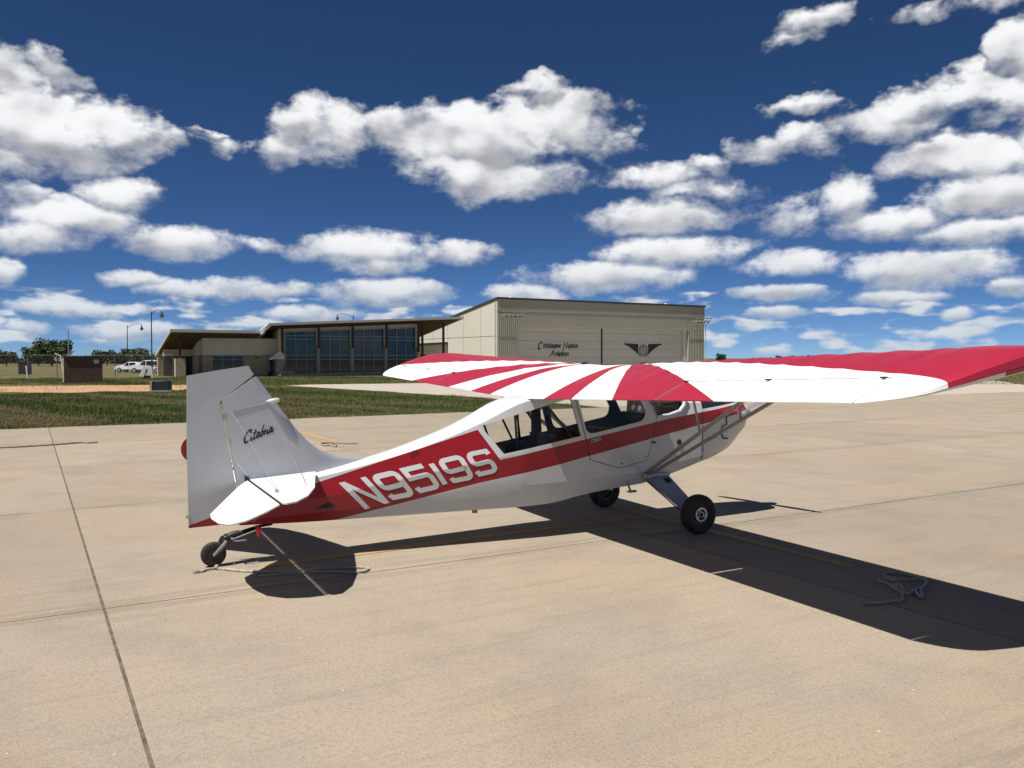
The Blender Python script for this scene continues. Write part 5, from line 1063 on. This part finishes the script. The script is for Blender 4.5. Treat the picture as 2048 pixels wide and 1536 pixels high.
# ---------------------------------------------------------------- trees
BARK = mat('bark', (.09, .07, .05), .95, vary=.3, vscale=5, bump=.5, bscale=12)
def leafmat(name, c):
    m_ = bpy.data.materials.new(name); m_.use_nodes = True; t = m_.node_tree; b = NB(t); p = t.nodes['Principled BSDF']; a = b.node('ShaderNodeAttribute', attribute_name='leaf')
    t.links.new(b.mix(a.outputs['Fac'], tuple(x * .55 for x in c), tuple(x * 1.5 for x in c)), p.inputs['Base Color']); p.inputs['Roughness'].default_value = .6; p.inputs['Specular IOR Level'].default_value = .25; return m_
LEAF1 = leafmat('leaf_green', (.050, .075, .022)); LEAF2 = leafmat('leaf_dark', (.032, .050, .020)); LEAF3 = leafmat('leaf_grey', (.085, .085, .055))
def tree(x, y, h, w, lm_, label, n=3500, seed=0, group='trees beyond the fence', leaf=.30):
    r = np.random.default_rng(seed); t = empty('tree', (x, y, 0)); tag(t, label, 'tree', group)
    tk = MB(); tk.tube([(0, 0, 0), (w * .02, 0, h * .25), (-w * .02, 0, h * .5), (0, 0, h * .8)], [h * .035, h * .028, h * .02, .02], 8)
    cl = []
    for k in range(9):
        a = 2 * math.pi * k / 9 + r.uniform(-.3, .3); e = Vector((math.cos(a) * w * .36 * r.uniform(.6, 1.1), math.sin(a) * w * .36 * r.uniform(.6, 1.1), h * r.uniform(.45, .85))); b0 = Vector((0, 0, h * r.uniform(.2, .5)))
        tk.tube([b0, b0.lerp(e, .5) + Vector((0, 0, h * .03)), e], [h * .016, h * .010, .015], 6); cl.append(e)
    tk.obj('trunk', BARK, t, sm=50)
    for k in range(16): a = r.uniform(0, 6.28); q = r.uniform(0, 1)**.6; cl.append(Vector((math.cos(a) * w * .40 * q, math.sin(a) * w * .40 * q, h * (.32 + .58 * r.random() * (1 - .5 * q)))))
    cl = np.array([list(c) for c in cl]); ci = r.integers(0, len(cl), n); rad = w * r.uniform(.10, .20, len(cl))
    d = r.normal(size=(n, 3)); d /= np.linalg.norm(d, axis=1)[:, None]; d *= (r.random(n)**.45)[:, None]; P = cl[ci] + d * rad[ci][:, None] * np.array([1.1, 1.1, .8]); P[:, 2] = np.clip(P[:, 2], h * .12, h * 1.02)
    A = r.normal(size=(n, 3)); A /= np.linalg.norm(A, axis=1)[:, None]; B = np.cross(A, r.normal(size=(n, 3))); B /= np.linalg.norm(B, axis=1)[:, None]; s_ = (leaf * r.uniform(.5, 1.2, n))[:, None]
    V = np.stack([P - A * s_, P + B * s_ * .55, P + A * s_, P - B * s_ * .55], 1)
    me = bpy.data.meshes.new('crown'); me.vertices.add(4 * n); me.vertices.foreach_set('co', V.ravel()); me.loops.add(4 * n); me.loops.foreach_set('vertex_index', np.arange(4 * n)); me.polygons.add(n); me.polygons.foreach_set('loop_start', np.arange(n) * 4); me.update(calc_edges=True); me.validate()
    cv = np.repeat(np.clip(.3 + .4 * r.random(n) + .25 * (ci % 3 - 1), 0, 1), 4); at = me.attributes.new('leaf', 'FLOAT', 'POINT'); at.data.foreach_set('value', cv.astype(np.float32))
    link('crown', me, t, lm_); return t
tree(-115.0, 208, 6.9, 10, LEAF1, 'tallest green tree, left of the flagpole', 5200, 1); tree(-120.5, 212, 4.9, 8, LEAF1, 'lower green tree joined to the left side of the tallest tree', 3200, 2); tree(-124.5, 205, 3.9, 5.5, LEAF3, 'greyish bush at the left edge behind the fence', 2200, 3); tree(-129.5, 200, 4.2, 6, LEAF1, 'green bush cut by the left edge of the picture', 2200, 4)
tree(-108, 222, 4.2, 8, LEAF2, 'dark low tree just right of the brick enclosure', 3000, 5); tree(-103, 226, 4.6, 8.5, LEAF1, 'round green tree between the dark low tree and the shorter lamp', 3200, 6); tree(-98.5, 221, 4.7, 7, LEAF3, 'sparse grey-green tree left of the tall lamp', 1500, 7); tree(-95.5, 228, 4.0, 6, LEAF3, 'thin grey bush just left of the terminal roof', 1300, 8)
tree(88, 350, 3.9, 5, LEAF2, 'lone dark bush on the horizon right of the hangar', 900, 9, 'bushes on the right horizon', .4); tree(112, 345, 3.1, 6, LEAF2, 'low dark bush on the horizon above the near wing', 900, 10, 'bushes on the right horizon', .4); tree(119, 352, 3.0, 5, LEAF2, 'rightmost of the low bushes on the horizon', 800, 11, 'bushes on the right horizon', .4)
# far belts of scrub that read as one mass
def belt(name, x0, x1, y, h, n, label, lm_, seed):
    r = np.random.default_rng(seed); X = r.uniform(x0, x1, n); hh = h * (.6 + .25 * np.sin(X * .11 + seed) + .25 * np.sin(X * .37) + .15 * r.random(n)); P = np.stack([X, y + r.uniform(-6, 6, n), r.random(n) * hh], 1)
    A = r.normal(size=(n, 3)); A /= np.linalg.norm(A, axis=1)[:, None]; B = np.cross(A, r.normal(size=(n, 3))); B /= np.linalg.norm(B, axis=1)[:, None]; s_ = (.6 * r.uniform(.5, 1.2, n))[:, None]; V = np.stack([P - A * s_, P + B * s_, P + A * s_, P - B * s_], 1)
    me = bpy.data.meshes.new(name); me.vertices.add(4 * n); me.vertices.foreach_set('co', V.ravel()); me.loops.add(4 * n); me.loops.foreach_set('vertex_index', np.arange(4 * n)); me.polygons.add(n); me.polygons.foreach_set('loop_start', np.arange(n) * 4); me.update(calc_edges=True); me.validate()
    at = me.attributes.new('leaf', 'FLOAT', 'POINT'); at.data.foreach_set('value', np.repeat(r.random(n), 4).astype(np.float32)); o = link(name, me, None, lm_); tag(o, label, 'scrub', kind='stuff')
belt('scrub_belt', 75, 260, 300, 2.3, 9000, 'far dark belt of scrub along the right horizon', LEAF2, 21)
belt('scrub_belt', -230, -80, 290, 2.2, 7000, 'far belt of scrub along the left horizon', LEAF2, 22)
